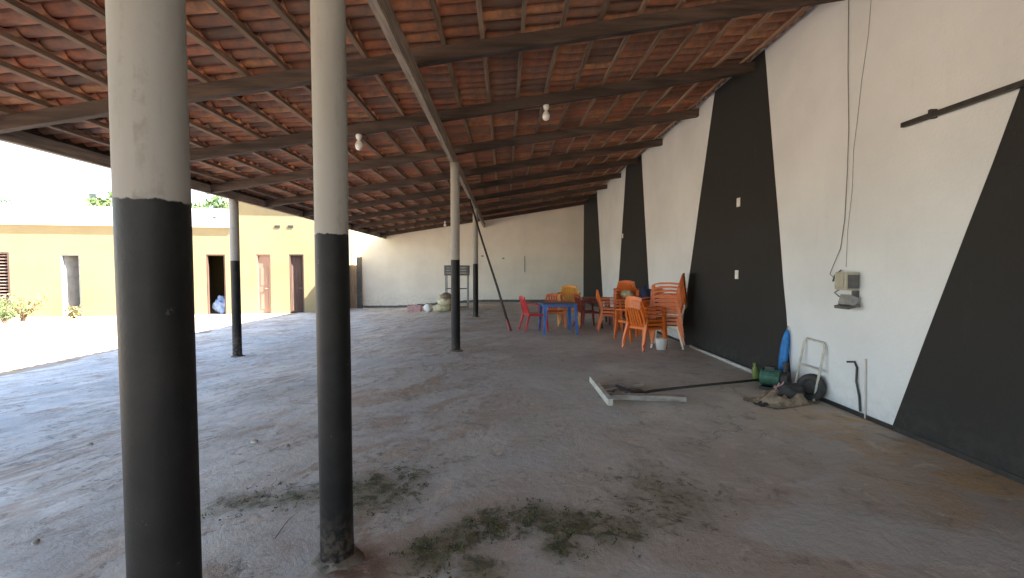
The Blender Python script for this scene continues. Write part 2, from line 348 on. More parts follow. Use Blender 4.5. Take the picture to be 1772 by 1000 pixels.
# ------------------------------------------------------------------ mesh builder
class MB:
    def __init__(self): self.v = []; self.f = []
    def add(self, vs, fs):
        k = len(self.v); self.v += [tuple(v) for v in vs]; self.f += [tuple(i + k for i in f) for f in fs]; return self
    def box(self, c, s, rot=None, taper=1.0):
        c = Vector(c); hx, hy, hz = s[0] / 2, s[1] / 2, s[2] / 2
        vs = []
        for z in (-1, 1):
            t = taper if z > 0 else 1.0
            for x, y in ((-1, -1), (1, -1), (1, 1), (-1, 1)):
                p = Vector((x * hx * t, y * hy * t, z * hz))
                if rot is not None: p = rot @ p
                vs.append(c + p)
        return self.add(vs, [(3, 2, 1, 0), (4, 5, 6, 7), (0, 1, 5, 4), (1, 2, 6, 5), (2, 3, 7, 6), (3, 0, 4, 7)])
    def bar(self, p0, p1, w0, h0, w1=None, h1=None, up=(0, 0, 1)):
        p0, p1 = Vector(p0), Vector(p1); w1 = w0 if w1 is None else w1; h1 = h0 if h1 is None else h1
        d = (p1 - p0).normalized(); u = Vector(up)
        if abs(d.dot(u)) > 0.95: u = Vector((0, 1, 0))
        s = d.cross(u).normalized(); t = s.cross(d)
        vs = []
        for p, w, h in ((p0, w0, h0), (p1, w1, h1)):
            for a, b in ((-1, -1), (1, -1), (1, 1), (-1, 1)): vs.append(p + s * (a * w / 2) + t * (b * h / 2))
        return self.add(vs, [(3, 2, 1, 0), (4, 5, 6, 7), (0, 1, 5, 4), (1, 2, 6, 5), (2, 3, 7, 6), (3, 0, 4, 7)])
    def tube(self, pts, r, n=8, cap=True):
        pts = [Vector(p) for p in pts]; rs = r if isinstance(r, (list, tuple)) else [r] * len(pts)
        k = len(self.v); prev = None
        for i, p in enumerate(pts):
            d = (pts[min(i + 1, len(pts) - 1)] - pts[max(i - 1, 0)]).normalized()
            u = Vector((0, 0, 1)) if abs(d.z) < 0.9 else Vector((0, 1, 0))
            if prev is not None:
                u = prev - d * prev.dot(d)
                if u.length < 1e-4: u = Vector((1, 0, 0))
            s = u.normalized() if prev is not None else d.cross(u).normalized()
            prev = s; t = d.cross(s)
            for j in range(n):
                a = 2 * math.pi * j / n; self.v.append(tuple(p + (s * math.cos(a) + t * math.sin(a)) * rs[i]))
        for i in range(len(pts) - 1):
            for j in range(n):
                self.f.append((k + i * n + j, k + i * n + (j + 1) % n, k + (i + 1) * n + (j + 1) % n, k + (i + 1) * n + j))
        if cap:
            self.f.append(tuple(k + j for j in reversed(range(n)))); self.f.append(tuple(k + (len(pts) - 1) * n + j for j in range(n)))
        return self
    def lathe(self, prof, n=20, c=(0, 0, 0), axis=None):
        k = len(self.v); c = Vector(c)
        for r, z in prof:
            for j in range(n):
                a = 2 * math.pi * j / n; p = Vector((r * math.cos(a), r * math.sin(a), z))
                if axis is not None: p = axis @ p
                self.v.append(tuple(c + p))
        for i in range(len(prof) - 1):
            for j in range(n):
                self.f.append((k + i * n + j, k + i * n + (j + 1) % n, k + (i + 1) * n + (j + 1) % n, k + (i + 1) * n + j))
        self.f.append(tuple(k + j for j in reversed(range(n)))); self.f.append(tuple(k + (len(prof) - 1) * n + j for j in range(n)))
        return self
    def blob(self, c, s, amp=0.18, freq=3.0, seed=0, nu=18, nv=10, flat=None):
        k = len(self.v); c = Vector(c)
        for i in range(nv + 1):
            th = math.pi * i / nv
            for j in range(nu):
                ph = 2 * math.pi * j / nu
                d = Vector((math.sin(th) * math.cos(ph), math.sin(th) * math.sin(ph), math.cos(th)))
                w = 1 + amp * mnoise.noise(d * freq + Vector((seed, seed * 1.7, 3.1))) * 2 + amp * 0.5 * mnoise.noise(d * freq * 2.6 + Vector((seed, 9, seed)))
                p = Vector((d.x * s[0], d.y * s[1], d.z * s[2])) * w
                q = c + p
                if flat is not None and q.z < flat: q.z = flat
                self.v.append(tuple(q))
        for i in range(nv):
            for j in range(nu):
                self.f.append((k + i * nu + j, k + (i + 1) * nu + j, k + (i + 1) * nu + (j + 1) % nu, k + i * nu + (j + 1) % nu))
        return self
    def mesh(self, name, mat, smooth=False):
        me = bpy.data.meshes.new(name); me.from_pydata(self.v, [], self.f); me.update()
        if mat: me.materials.append(mat if not isinstance(mat, str) else M[mat])
        if smooth: me.polygons.foreach_set('use_smooth', [True] * len(me.polygons))
        return me
    def build(self, name, mat, parent=None, smooth=False, bevel=0.0, loc=None):
        o = bpy.data.objects.new(name, self.mesh(name, mat, smooth)); C.objects.link(o)
        if parent: o.parent = parent
        if loc is not None: o.location = loc
        if bevel:
            b = o.modifiers.new('bevel', 'BEVEL'); b.width = bevel; b.segments = 2; b.limit_method = 'ANGLE'
        return o

def tag(o, label=None, cat=None, group=None, kind=None):
    if label: o['label'] = label
    if cat: o['category'] = cat
    if group: o['group'] = group
    if kind: o['kind'] = kind
    return o
def thing(name, label, cat, loc=(0, 0, 0), rz=0.0, group=None, rot=None):
    o = bpy.data.objects.new(name, None); C.objects.link(o); o.empty_display_size = 0.2
    o.location = loc; o.rotation_euler = rot if rot else (0, 0, rz)
    return tag(o, label, cat, group)
def copy_tree(o, parent=None):
    c = o.copy(); C.objects.link(c)
    if parent: c.parent = parent
    for ch in o.children: copy_tree(ch, c)
    return c

# ------------------------------------------------------------------ ground and floor
WX = 3.62            # face of the side wall
BY = 21.3            # face of the back wall
def sstep(a, b, x):
    t = max(0.0, min(1.0, (x - a) / (b - a))); return t * t * (3 - 2 * t)
def floor_z(x, y=10.0):
    z = -0.27 * sstep(-0.9, -5.4, x) if x < -0.9 else 0.0
    z -= 0.07 * sstep(-8.0, -9.8, x) if x < -8.0 else 0.0
    return z
g = MB(); g.add([(-400, -400, -0.285), (400, -400, -0.285), (400, 600, -0.285), (-400, 600, -0.285)], [(0, 1, 2, 3)])
tag(g.build('ground', 'yard'), kind='structure')
fl = MB(); xs = [-10.0 + i * 0.14 for i in range(int((WX + 0.05 + 10.0) / 0.14) + 1)] + [WX + 0.1]
ys = [-8 + j * 0.16 for j in range(int((BY + 8.1) / 0.16) + 1)] + [BY + 0.1]
nx = len(xs)
for y in ys:
    for x in xs:
        w = 0.016 * mnoise.noise(Vector((x * 1.1, y * 1.1, 0))) + 0.008 * mnoise.noise(Vector((x * 3, y * 3, 5)))
        w *= sstep(-0.4, -2.6, x) if x < -0.4 else 0.0
        wide = 0.02 * mnoise.noise(Vector((x * 0.5, y * 0.5, 2))) * (sstep(-4, -6, x) if x < -4 else 0)
        fl.v.append((x, y, floor_z(x) + w + wide))
for j in range(len(ys) - 1):
    for i in range(nx - 1):
        fl.f.append((j * nx + i, j * nx + i + 1, (j + 1) * nx + i + 1, (j + 1) * nx + i))
tag(fl.build('floor', 'floor', smooth=True), kind='structure')

# ------------------------------------------------------------------ roof planes
SL = 0.160
EX = -5.62
RY0 = -6.4
def beam_z(x): return 4.36 - SL * (WX - x)           # underside of the sloping beams
BH, TH = 0.15, 0.048                                  # beam and batten heights
def tile_z(x): return beam_z(x) + BH + TH

# ------------------------------------------------------------------ walls
side = thing('boundary_wall', 'long white side wall with black tapering stripes along the right of the shed', 'wall', (WX, 0, 0))
side_top = tile_z(WX) + 0.10
MB().box((0.075, (BY - 8) / 2 + 0.1, (side_top - 0.5) / 2), (0.15, BY + 8.4, side_top + 0.5)).build('wall_panel', 'wall_white', side)
def stripe(pts):
    """pts (y, z) round a painted field, built as a thin skin on the wall"""
    n = 10; poly = []
    for (a, b) in zip(pts, pts[1:] + pts[:1]):
        for k in range(n):
            t = k / n; y = a[0] + (b[0] - a[0]) * t; z = a[1] + (b[1] - a[1]) * t
            j = 0.014 * mnoise.noise(Vector((y * 3, z * 3, 1))) if 0.02 < z < 4.0 else 0.0
            poly.append((y + j, z))
    m = len(poly); b = MB()
    b.add([(-0.004, y, z) for y, z in poly] + [(0.002, y, z) for y, z in poly],
          [tuple(range(m))] + [(i, i + m, (i + 1) % m + m, (i + 1) % m) for i in range(m)])
    o = b.build('painted_stripe', 'wall_black', side)
    return o
ST = tile_z(WX)
stripe([(9.45, 0.0), (5.72, 0.0), (6.52, ST), (8.05, ST)])
stripe([(14.9, 0.0), (11.35, 0.0), (12.35, ST), (13.9, ST)])
stripe([(BY - 0.01, 0.0), (16.9, 0.0), (18.3, ST), (BY - 0.01, ST)])
stripe([(4.22, 0.0), (0.2, 0.0), (0.9, ST), (2.62, ST)])
MB().box((-0.006, 10.0, 0.02), (0.012, 22.0, 0.05)).build('skirting', 'black_metal', side)

back = thing('boundary_wall', 'plain white wall closing the far end of the shed', 'wall', (0, BY, 0))
b = MB()
LX = -6.62
topl = 3.62
pr = [(LX, -0.4), (WX - 0.003, -0.4), (WX - 0.003, tile_z(WX) + 0.02), (-5.2, tile_z(-5.2) + 0.02), (-5.9, topl), (LX, topl)]
m = len(pr)
b.add([(x, 0, z) for x, z in pr] + [(x, 0.15, z) for x, z in pr],
      [tuple(range(m)), tuple(reversed(range(m, 2 * m)))] + [(i, i + m, (i + 1) % m + m, (i + 1) % m)[::-1] for i in range(m)])
b.build('wall_panel', 'back_white', back)
b = MB()
for k in range(24):
    x0 = LX + 0.02 + (WX - LX - 0.06) * k / 24; x1 = LX + 0.02 + (WX - LX - 0.06) * (k + 1) / 24
    xc = (x0 + x1) / 2; b.box((xc, -0.008, floor_z(xc) + 0.04), (x1 - x0, 0.016, 0.13))
b.build('skirting', 'dark_grey', back)
p = on_y(908, 445, BY); MB().box((p.x, -0.012, 1.75), (0.035, 0.024, 0.75)).build('conduit', 'steel', back)
for px, py in ((835, 443), (871, 447)):
    p = on_y(px, py, BY); MB().box((p.x, -0.01, p.z), (0.10, 0.02, 0.07)).build('socket_plate', 'steel', back)

# ------------------------------------------------------------------ roof
roof = thing('tiled_roof', 'clay tile lean-to roof on dark beams over the open shed', 'roof', (0, 0, 0))
def sloped(mb, x0, x1, y, w, h, zoff=0.0, y1=None):
    """a timber following the slope, its underside zoff above beam_z, slightly bowed"""
    n = 10; vs = []; fs = []
    for i in range(n + 1):
        x = x0 + (x1 - x0) * i / n
        yy = y + ((y1 - y) * i / n if y1 is not None else 0) + 0.012 * mnoise.noise(Vector((x * 0.5, y, 4)))
        z = beam_z(x) + zoff + 0.010 * mnoise.noise(Vector((x * 0.45, y * 2.1, 9)))
        for a, bb in ((-1, 0), (1, 0), (1, 1), (-1, 1)):
            vs.append((x, yy + a * w / 2 * (1 + 0.08 * mnoise.noise(Vector((x, y, a)))), z + bb * h))
    for i in range(n):
        for j in range(4): fs.append((i * 4 + j, i * 4 + (j + 1) % 4, i * 4 + 4 + (j + 1) % 4, i * 4 + 4 + j))
    fs += [(0, 3, 2, 1), (n * 4, n * 4 + 1, n * 4 + 2, n * 4 + 3)]
    mb.add(vs, [f[::-1] for f in fs]); return mb
BEAMS = [-5.9, -4.3, -2.8, -0.9, 1.0, 2.75, 4.98, 6.80, 8.72, 10.7, 12.6, 14.55, 16.5, 18.4, 20.3]
for y in BEAMS:
    sloped(MB(), EX + 0.1, WX - 0.003, y, 0.085, BH - 0.004, 0, y + random.uniform(-0.05, 0.05)).build('beam', 'beam', roof)
COURSE = 0.41
nc = int((WX - EX) / COURSE) + 1
for i in range(nc + 1):
    x = EX + 0.06 + i * COURSE
    if x > WX - 0.04: break
    mb = MB(); n = 24; vs = []; fs = []
    for k in range(n + 1):
        y = RY0 + (BY - RY0) * k / n
        xx = x + 0.018 * mnoise.noise(Vector((i * 3.3, y * 0.6, 0))); z = beam_z(xx) + BH + 0.004 * mnoise.noise(Vector((i * 1.3, y * 0.8, 7)))
        for a, bb in ((-1, 0), (1, 0), (1, 1), (-1, 1)): vs.append((xx + a * 0.022, y, z + bb * (TH - 0.002) + a * 0.027 * SL))
    for k in range(n):
        for j in range(4): fs.append((k * 4 + j, k * 4 + (j + 1) % 4, k * 4 + 4 + (j + 1) % 4, k * 4 + 4 + j))
    fs += [(0, 3, 2, 1), (n * 4, n * 4 + 1, n * 4 + 2, n * 4 + 3)]
    mb.add(vs, fs).build('batten', 'batten', roof)
# the beams over the two rows of pillars
PX = -0.93
zb = beam_z(PX)
PB = zb - 0.215
MB().box((PX - 0.02, (RY0 + BY) / 2, PB + 0.105), (0.07, BY - RY0 - 0.02, 0.21)).build('purlin', 'purlin', roof)
PAX = -5.46
PA = beam_z(PAX) - 0.008
MB().box((PAX, (RY0 + BY) / 2, PA + 0.075), (0.08, BY - RY0 - 0.02, 0.15)).build('purlin', 'purlin', roof)
MB().box((EX + 0.075, (RY0 + BY) / 2, beam_z(EX) + 0.185), (0.03, BY - RY0 - 0.02, 0.24)).build('fascia_board', 'beam', roof)

def tile_geo(cap):
    L = 0.47; n = 7; th = 0.011; vs = []; fs = []
    for xi, (x, r) in enumerate(((-L / 2, 0.081 if not cap else 0.092), (L / 2, 0.092 if not cap else 0.080))):
        for layer in (0, 1):
            for k in range(n + 1):
                a = R(-74 + 148 * k / n); rr = r + (th if layer else 0)
                if not cap: vs.append((x, rr * math.sin(a), r + th - rr * math.cos(a)))
                else: vs.append((x, rr * math.sin(a), rr * math.cos(a) - 0.02))
    q = n + 1
    idx = lambda xi, la, k: xi * 2 * q + la * q + k
    for k in range(n):
        fs.append((idx(0, 0, k), idx(0, 0, k + 1), idx(1, 0, k + 1), idx(1, 0, k)))
        fs.append((idx(0, 1, k), idx(1, 1, k), idx(1, 1, k + 1), idx(0, 1, k + 1)))
        for xi in (0, 1): fs.append((idx(xi, 0, k), idx(xi, 1, k), idx(xi, 1, k + 1), idx(xi, 0, k + 1)))
    for k in (0, n): fs.append((idx(0, 0, k), idx(1, 0, k), idx(1, 1, k), idx(0, 1, k)))
    return [Vector(v) for v in vs], fs
GEO = {False: tile_geo(False), True: tile_geo(True)}
PITCH = 0.2
ang = math.atan(SL)
spots = []
for j in range(int((BY - RY0) / PITCH)):
    for i in range(nc + 1):
        x = EX + 0.06 + (i + 0.5) * COURSE
        if x - 0.2 > WX + 0.1: continue
        for cap in (False, True):
            y = RY0 + (j + 0.5) * PITCH + (PITCH / 2 if cap else 0)
            if y > BY - 0.02: continue
            rr = random.Random(i * 1000 + j * 3 + cap)
            z = tile_z(x) + (0.014 if not cap else 0.066) + rr.uniform(-0.003, 0.007)
            mt = Matrix.Translation((x + rr.uniform(-0.02, 0.02), y + rr.uniform(-0.008, 0.008), z)) @ \
                Euler((rr.uniform(-0.05, 0.05), -ang + 0.060 + rr.uniform(-0.014, 0.014), rr.uniform(-0.03, 0.03))).to_matrix().to_4x4()
            p = Vector((x, y, z)) - CAM; loc = CR.transposed() @ p
            size = 0
            if loc.z < -0.3:
                sx = abs(loc.x / -loc.z * F); sy = abs(loc.y / -loc.z * F)
                if sx < 905 and sy < 510: size = abs(p.z) / p.length ** 3
            spots.append((size if not cap else size * 0.01, cap, mt))
spots.sort(key=lambda s: -s[0])
tm = {k: None for k in GEO}
for k, (vs, fs) in GEO.items():
    mb = MB(); mb.add(vs, fs); tm[k] = mb.mesh('roof_tile', 'tile', smooth=False)
field = MB()
for i, (s, cap, mt) in enumerate(spots):
    if i < 300:
        o = bpy.data.objects.new('roof_tile', tm[cap]); C.objects.link(o); o.parent = roof; o.matrix_local = mt
    else:
        vs, fs = GEO[cap]; field.add([mt @ v for v in vs], fs)
tag(field.build('roof_tile_field', 'tile', roof), kind='stuff')

# ------------------------------------------------------------------ pillars
def pillar_mesh(top, z0, r=0.082):
    mb = MB(); prof = []
    n = 26
    for i in range(n + 1):
        z = z0 - 0.1 + (top - z0 + 0.1) * i / n
        prof.append((r, z))
    k = len(mb.v); seg = 28
    for r_, z in prof:
        for j in range(seg):
            a = 2 * math.pi * j / seg
            w = 1 + 0.02 * mnoise.noise(Vector((math.cos(a) * 1.2, math.sin(a) * 1.2, z * 1.5 + top * 7)))
            flare = 0.004 * sstep(0.06, 0.0, z - z0) if z - z0 < 0.06 else 0
            mb.v.append(((r_ * w + flare) * math.cos(a), (r_ * w + flare) * math.sin(a), z))
    for i in range(len(prof) - 1):
        for j in range(seg): mb.f.append((i * seg + j, i * seg + (j + 1) % seg, (i + 1) * seg + (j + 1) % seg, (i + 1) * seg + j))
    mb.f.append(tuple((len(prof) - 1) * seg + j for j in range(seg)))
    return mb
def footing(t, z0, seed):
    mb = MB(); mb.blob((0, 0, z0 + 0.0), (0.125, 0.125, 0.032), 0.22, 3.5, seed, 22, 8)
    mb.build('footing', 'cement', t, smooth=True)
PB_LAB = [(1.23, 'nearest round black and white pillar, thickest in view at the left'),
          (2.36, 'second nearest black and white pillar, with its foot in view'),
          (8.45, 'black and white pillar in mid shed, left of the leaning pole and blue table'),
          (14.6, 'thin far black and white pillar beside the top of the leaning pole')]
XB = {1.23: -0.918, 2.36: -0.875, 8.45: -0.905, 14.6: -0.93}
for y, lab in PB_LAB:
    t = thing('pillar', lab, 'pillar', (XB[y], y, 0), 0, 'round pillars holding up the roof')
    pillar_mesh(PB, 0.0).build('shaft', 'pillar', t, smooth=True)
    footing(t, 0.0, y)
ay = 9.45
t = thing('pillar', 'black and white pillar out by the sunlit yard, under the low edge of the roof', 'pillar', (PAX, ay, 0), 0, 'round pillars holding up the roof')
zf = floor_z(PAX)
pillar_mesh(PA, zf, 0.086).build('shaft', 'pillar', t, smooth=True); footing(t, zf, 3.3)

# ------------------------------------------------------------------ yellow building across the yard
A0 = Vector((-18.8, 17.25, -0.285)); A1 = Vector((-7.8, 19.0, -0.285))
fd = (A1 - A0).normalized(); fn = Vector((fd.y, -fd.x, 0))        # fn points to the camera
frz = math.atan2(fd.y, fd.x)
def fac(px, py):
    d = ray(px, py); k = (A0 - CAM).dot(fn) / d.dot(fn); p = CAM + d * k
    return (p - A0).dot(fd), p.z - A0.z
def facade(mb, u0, u1, h, holes, th=0.18, face=0.0):
    """wall from u0 to u1 with rectangular holes (ua, ub, za, zb)"""
    hs = sorted(holes); cur = u0
    for ua, ub, za, zb in hs:
        mb.box(((cur + ua) / 2, face + th / 2, h / 2), (ua - cur, th, h))
        mb.box(((ua + ub) / 2, face + th / 2, (zb + h) / 2), (ub - ua, th, h - zb))
        if za > 0.02: mb.box(((ua + ub) / 2, face + th / 2, za / 2), (ub - ua, th, za))
        cur = ub
    mb.box(((cur + u1) / 2, face + th / 2, h / 2), (u1 - cur, th, h))
yb = thing('yellow_building', 'low yellow outbuilding with a row of dark doorways across the sunny yard', 'building', A0, frz)
split = fac(408, 450)[0]
def hole(x0, x1, y0, y1, floor=True):
    ua, zb = fac(x0, y0); ub, za = fac(x1, y1); return (ua, ub, 0.0 if floor else za, zb)
hW = hole(-30, 19, 436, 520, False)
h1 = hole(104, 142, 440, 545)
h2 = hole(356, 392, 440, 545)
h3 = hole(443, 470, 440, 543)
h4 = hole(500, 527, 440, 541)
LOW = fac(200, 391)[1]
mb = MB(); facade(mb, -7, split, LOW, [hW, h1, h2])
mb.box((-7 + 0.09, 2.6, LOW / 2), (0.18, 4.8, LOW)); mb.box(((-7 + split) / 2, 5.09, LOW / 2), (split + 7, 0.18, LOW))
mb.box((split - 3.4, 2.6, LOW / 2), (0.12, 4.8, LOW))
mb.build('wall', 'yellow', yb)
FH = fac(200, 358)[1] - LOW
MB().box(((-7.3 + split) / 2, 2.72, LOW + FH / 2 + 0.003), (split + 7.3 - 0.006, 5.6, FH)).build('fascia', 'fascia', yb)
u, z = fac(378, 378); MB().lathe([(0.06, 0), (0.06, 0.05), (0.04, 0.05)], 12, (u, -0.30, z), Euler((R(90), 0, 0)).to_matrix()).build('downpipe_outlet', 'dark_grey', yb)
END = fac(592, 450)[0]; HI = 5.2
mb = MB(); facade(mb, split, END, HI, [h3, h4], 0.18, -0.004)
mb.box((split + 0.09, 2.6, HI / 2), (0.18, 4.8, HI)); mb.box((END - 0.09, 2.6, HI / 2), (0.18, 4.8, HI)); mb.box(((split + END) / 2, 5.09, HI / 2), (END - split, 0.18, HI))
mb.build('wall', 'yellow', yb)
MB().box(((split + END) / 2, 2.5, HI + 0.06), (END - split + 0.3, 5.6, 0.12)).build('roof_slab', 'fascia', yb)
for px in (480, 503):
    u, z = fac(px, 392); MB().box((u, -0.012, z), (0.20, 0.02, 0.10)).build('vent', 'black_metal', yb)
def frame(hl, mat, w=0.05):
    ua, ub, za, zb = hl; b = MB()
    b.box((ua + w / 2, 0.06, (za + zb) / 2), (w, 0.1, zb - za)); b.box((ub - w / 2, 0.06, (za + zb) / 2), (w, 0.1, zb - za))
    b.box(((ua + ub) / 2, 0.06, zb - w / 2), (ub - ua - 2 * w, 0.1, w))
    return b.build('door_frame', mat, yb)
frame(h1, 'door_grey'); frame(h2, 'door_dark'); frame(h3, 'door_wood'); frame(h4, 'door_dark')
# open grey leaf, pale closed leaf, dark closed leaf
def leaf(hl, mat, ajar=0.0, lab=None, z0=0.02):
    ua, ub, za, zb = hl; w = ub - ua - 0.11
    d = MB(); d.box((w / 2, 0, (zb - 0.06) / 2 + z0 / 2), (w, 0.04, zb - 0.06 - z0))
    for k in range(2): d.box((w / 2, -0.024, 0.55 + k * 0.95), (w * 0.66, 0.012, 0.72))
    o = d.build('door', mat, yb, loc=(ua + 0.055, 0.10, 0)); o.rotation_euler = (0, 0, ajar)
    if lab: o['label'] = lab
    hd = MB(); hd.tube([(w - 0.07, -0.02, 1.02), (w - 0.07, -0.07, 1.02), (w - 0.17, -0.07, 1.02)], 0.012, 6); hd.build('handle', 'steel', o)
leaf(h1, 'door_grey', R(62), 'grey door standing open into the dark room')
leaf(h3, 'door_wood', 0, 'plain lighter brown closed door')
leaf(h4, 'door_dark', R(25), 'dark brown door slightly open')
# shuttered window
ua, ub, za, zb = hW
win = MB(); w = 0.06
for u in (ua + w / 2, ub - w / 2, (ua + ub) / 2): win.box((u, 0.05, (za + zb) / 2), (w, 0.1, zb - za))
for z in (za + w / 2, zb - w / 2): win.box(((ua + ub) / 2, 0.05, z), (ub - ua - 2 * w, 0.09, w))
wo = win.build('window', 'door_dark', yb)
for (a, c) in ((ua + w, (ua + ub) / 2 - w / 2), ((ua + ub) / 2 + w / 2, ub - w)):
    nsl = 14
    for k in range(nsl):
        z = za + w + (zb - za - 2 * w) * (k + 0.5) / nsl
        MB().box(((a + c) / 2, 0.05, z), (c - a, 0.075, 0.014), Euler((R(38), 0, 0)).to_matrix()).build('slat', 'shutter', wo)
MB().box(((ua + ub) / 2, -0.04, za - 0.03), (ub - ua + 0.16, 0.12, 0.06)).build('sill', 'cement', wo)

# ------------------------------------------------------------------ gate between building and back wall
gp = on_y(622, 528, BY - 0.3)
gt = thing('wooden_gate', 'narrow timber gate and dark post between yellow building and white end wall', 'gate', (gp.x, BY - 0.3, -0.285))
MB().box((0.02, 0, 1.17), (0.2, 0.16, 2.34)).build('gate_post', 'dark_grey', gt)
for k in range(5):
    MB().box((-0.17 - k * 0.135, 0.02, 1.0), (0.13, 0.03, 1.96 + 0.02 * (k % 2))).build('board', 'gate_wood', gt)
for z in (0.35, 1.6): MB().box((-0.44, 0.05, z), (0.68, 0.03, 0.09)).build('rail', 'gate_wood', gt)

# ------------------------------------------------------------------ beyond the yellow building
wh = thing('white_house', 'white house with a roof terrace rising behind the yellow building', 'building', (-33.5, 36, -0.285))
MB().box((0, 3, 3.4), (7.0, 6, 6.8)).build('wall', 'fascia', wh)
MB().box((-1.2, 3, 6.95), (4.6, 6.4, 0.3)).build('roof_slab', 'fascia', wh)
pz = 6.8
for x in (1.55, 2.45, 3.4): MB().box((x, 0.12, pz + 1.0), (0.26, 0.24, 2.0)).build('terrace_post', 'fascia', wh)
MB().box((2.47, 0.12, pz + 2.1), (2.3, 0.3, 0.22)).build('terrace_beam', 'fascia', wh)
MB().box((2.0, 0.12, pz + 0.45), (0.6, 0.08, 0.7)).build('railing', 'glass_dark', wh)
for x in (-2.2, 0.2):
    wo = MB().box((x, -0.03, 5.4), (1.2, 0.1, 1.1)).build('window', 'fascia', wh)
    MB().box((x, -0.09, 5.4), (0.96, 0.03, 0.86)).build('pane', 'glass_dark', wo)

def leaf_cloud(mb, centres, n, size, rnd, squash=0.8):
    for c, r in centres:
        for _ in range(int(n * r * r)):
            d = Vector((rnd.gauss(0, 1), rnd.gauss(0, 1), rnd.gauss(0, 1))).normalized() * (r * rnd.uniform(0.45, 1.05))
            p = Vector(c) + Vector((d.x, d.y, d.z * squash))
            e = Euler((rnd.uniform(0, 6.3), rnd.uniform(0, 6.3), rnd.uniform(0, 6.3))).to_matrix()
            s = size * rnd.uniform(0.6, 1.3)
            mb.add([p + e @ Vector((-s, 0, 0)), p + e @ Vector((0, -s * 0.45, 0.1 * s)), p + e @ Vector((s, 0, 0)), p + e @ Vector((0, s * 0.45, 0.1 * s))], [(0, 1, 2, 3)])
def tree(x, y, h, cr, seed, lab, mat='leaf', n=150, size=0.22):
    rnd = random.Random(seed)
    t = thing('leafy_tree', lab, 'tree', (x, y, -0.285), 0, 'trees beyond the yellow building')
    tk = MB(); tk.tube([(0, 0, -0.2), (0.1, 0, h * 0.35), (0.05, 0.1, h * 0.6), (0, 0, h * 0.85)], [0.22, 0.17, 0.12, 0.04], 8)
    cs = []
    for k in range(9):
        a = k * 2.4; rr = cr * rnd.uniform(0.3, 0.85); z = h * rnd.uniform(0.6, 0.95)
        c = (math.cos(a) * rr, math.sin(a) * rr, z); cs.append((c, cr * rnd.uniform(0.35, 0.55)))
        tk.tube([(0.05, 0.05, h * 0.5), (c[0] * 0.5, c[1] * 0.5, h * 0.5 + (z - h * 0.5) * 0.6), c], [0.08, 0.05, 0.02], 5)
    tk.build('trunk', 'bark', t, smooth=True)
    mb = MB(); leaf_cloud(mb, cs, n, size, rnd); mb.build('crown', mat, t)
pt = on_y(184, 400, 30); tree(pt.x, 30, 6.6, 1.3, 3, 'small leafy tree beside the terrace of the white house')
pt = on_y(362, 400, 33); tree(pt.x, 33, 6.7, 2.2, 8, 'rounded tree top just above the parapet by the far yard pillar')
pt = on_y(60, 400, 58); tree(pt.x, 58, 7.6, 3.0, 12, 'low distant tree left of the white house')
# palm at the left edge
pp = on_y(-22, 400, 26)
pm = thing('palm_tree', 'palm with drooping dark fronds at the left edge of the sky', 'tree', (pp.x, 26, -0.285))
MB().tube([(0, 0, -0.2), (0.1, 0, 2.5), (0.05, 0, 5.6)], [0.2, 0.15, 0.11], 10).build('trunk', 'bark', pm, smooth=True)
rnd = random.Random(4)
for k in range(15):
    a = k * 2.399; up = rnd.uniform(0.1, 1.1); fr = MB(); L = rnd.uniform(1.6, 2.1); prev = None
    for s in range(11):
        tt = s / 10; p = Vector((math.cos(a) * L * tt, math.sin(a) * L * tt, 5.6 + up * tt - 1.7 * tt * tt))
        if prev is not None:
            fr.bar(prev, p, 0.03, 0.02); sd = Vector((-math.sin(a), math.cos(a), 0)); fw = (p - prev).normalized()
            for sg in (-1, 1):
                q = p + (sd * sg * 0.42 + fw * 0.25 + Vector((0, 0, -0.22))) * (1.15 - 0.75 * tt)
                fr.add([p, p + fw * 0.06, q], [(0, 1, 2)]); fr.add([prev, prev + fw * 0.06, q - fw * 0.1], [(0, 1, 2)])
        prev = p
    fr.build('frond', 'palm', pm)

# ------------------------------------------------------------------ yard plants and clutter at the doorways
def shrub(px, py, h, r, seed, lab, mat='leaf_dry', n=16):
    p = on_z(px, py, -0.285); rnd = random.Random(seed)
    t = thing('shrub', lab, 'shrub', p, 0, 'scrubby plants in the yard')
    st = MB(); lf = MB()
    for k in range(n):
        a = rnd.uniform(0, 6.28); l_ = h * rnd.uniform(0.6, 1.15); o = Vector((math.cos(a), math.sin(a), 0)) * r * rnd.uniform(0.3, 1)
        pts = [Vector((0, 0, -0.02)), o * 0.35 + Vector((0, 0, l_ * 0.5)), o + Vector((0, 0, l_))]
        st.tube(pts, [0.018, 0.011, 0.005], 5)
        leaf_cloud(lf, [(tuple(pts[1]), 0.16), (tuple(pts[2]), 0.2)], 420, 0.05, rnd)
    st.build('stem', 'twig', t); lf.build('foliage', mat, t)
shrub(40, 556, 0.75, 0.55, 1, 'sparse twiggy shrub in front of the shuttered window')
shrub(8, 560, 0.55, 0.5, 2, 'low leafy shrub at the left edge of the yard', 'leaf', 20)
shrub(128, 551, 0.32, 0.22, 6, 'small weed clump before the grey open doorway', 'leaf_dry', 9)
def sack(name, label, cat, c, s, mat, seed, group=None, rz=0.0, amp=0.14):
    o = MB().blob((0, 0, s[2]), s, amp, 2.2, seed, 22, 14, 0.0).build(name, mat, None, smooth=True)
    o.location = c; o.rotation_euler = (0, 0, rz); tag(o, label, cat, group); return o
def fworld(px, off):
    u, _ = fac(px, 540); return A0 + fd * u + fn * off
p = fworld(132, -0.28); sack('plastic_bag', 'crumpled greyish bag at the foot of the grey open doorway', 'bag', p, (0.2, 0.16, 0.2), 'plank', 3, None, 0.0, 0.34)
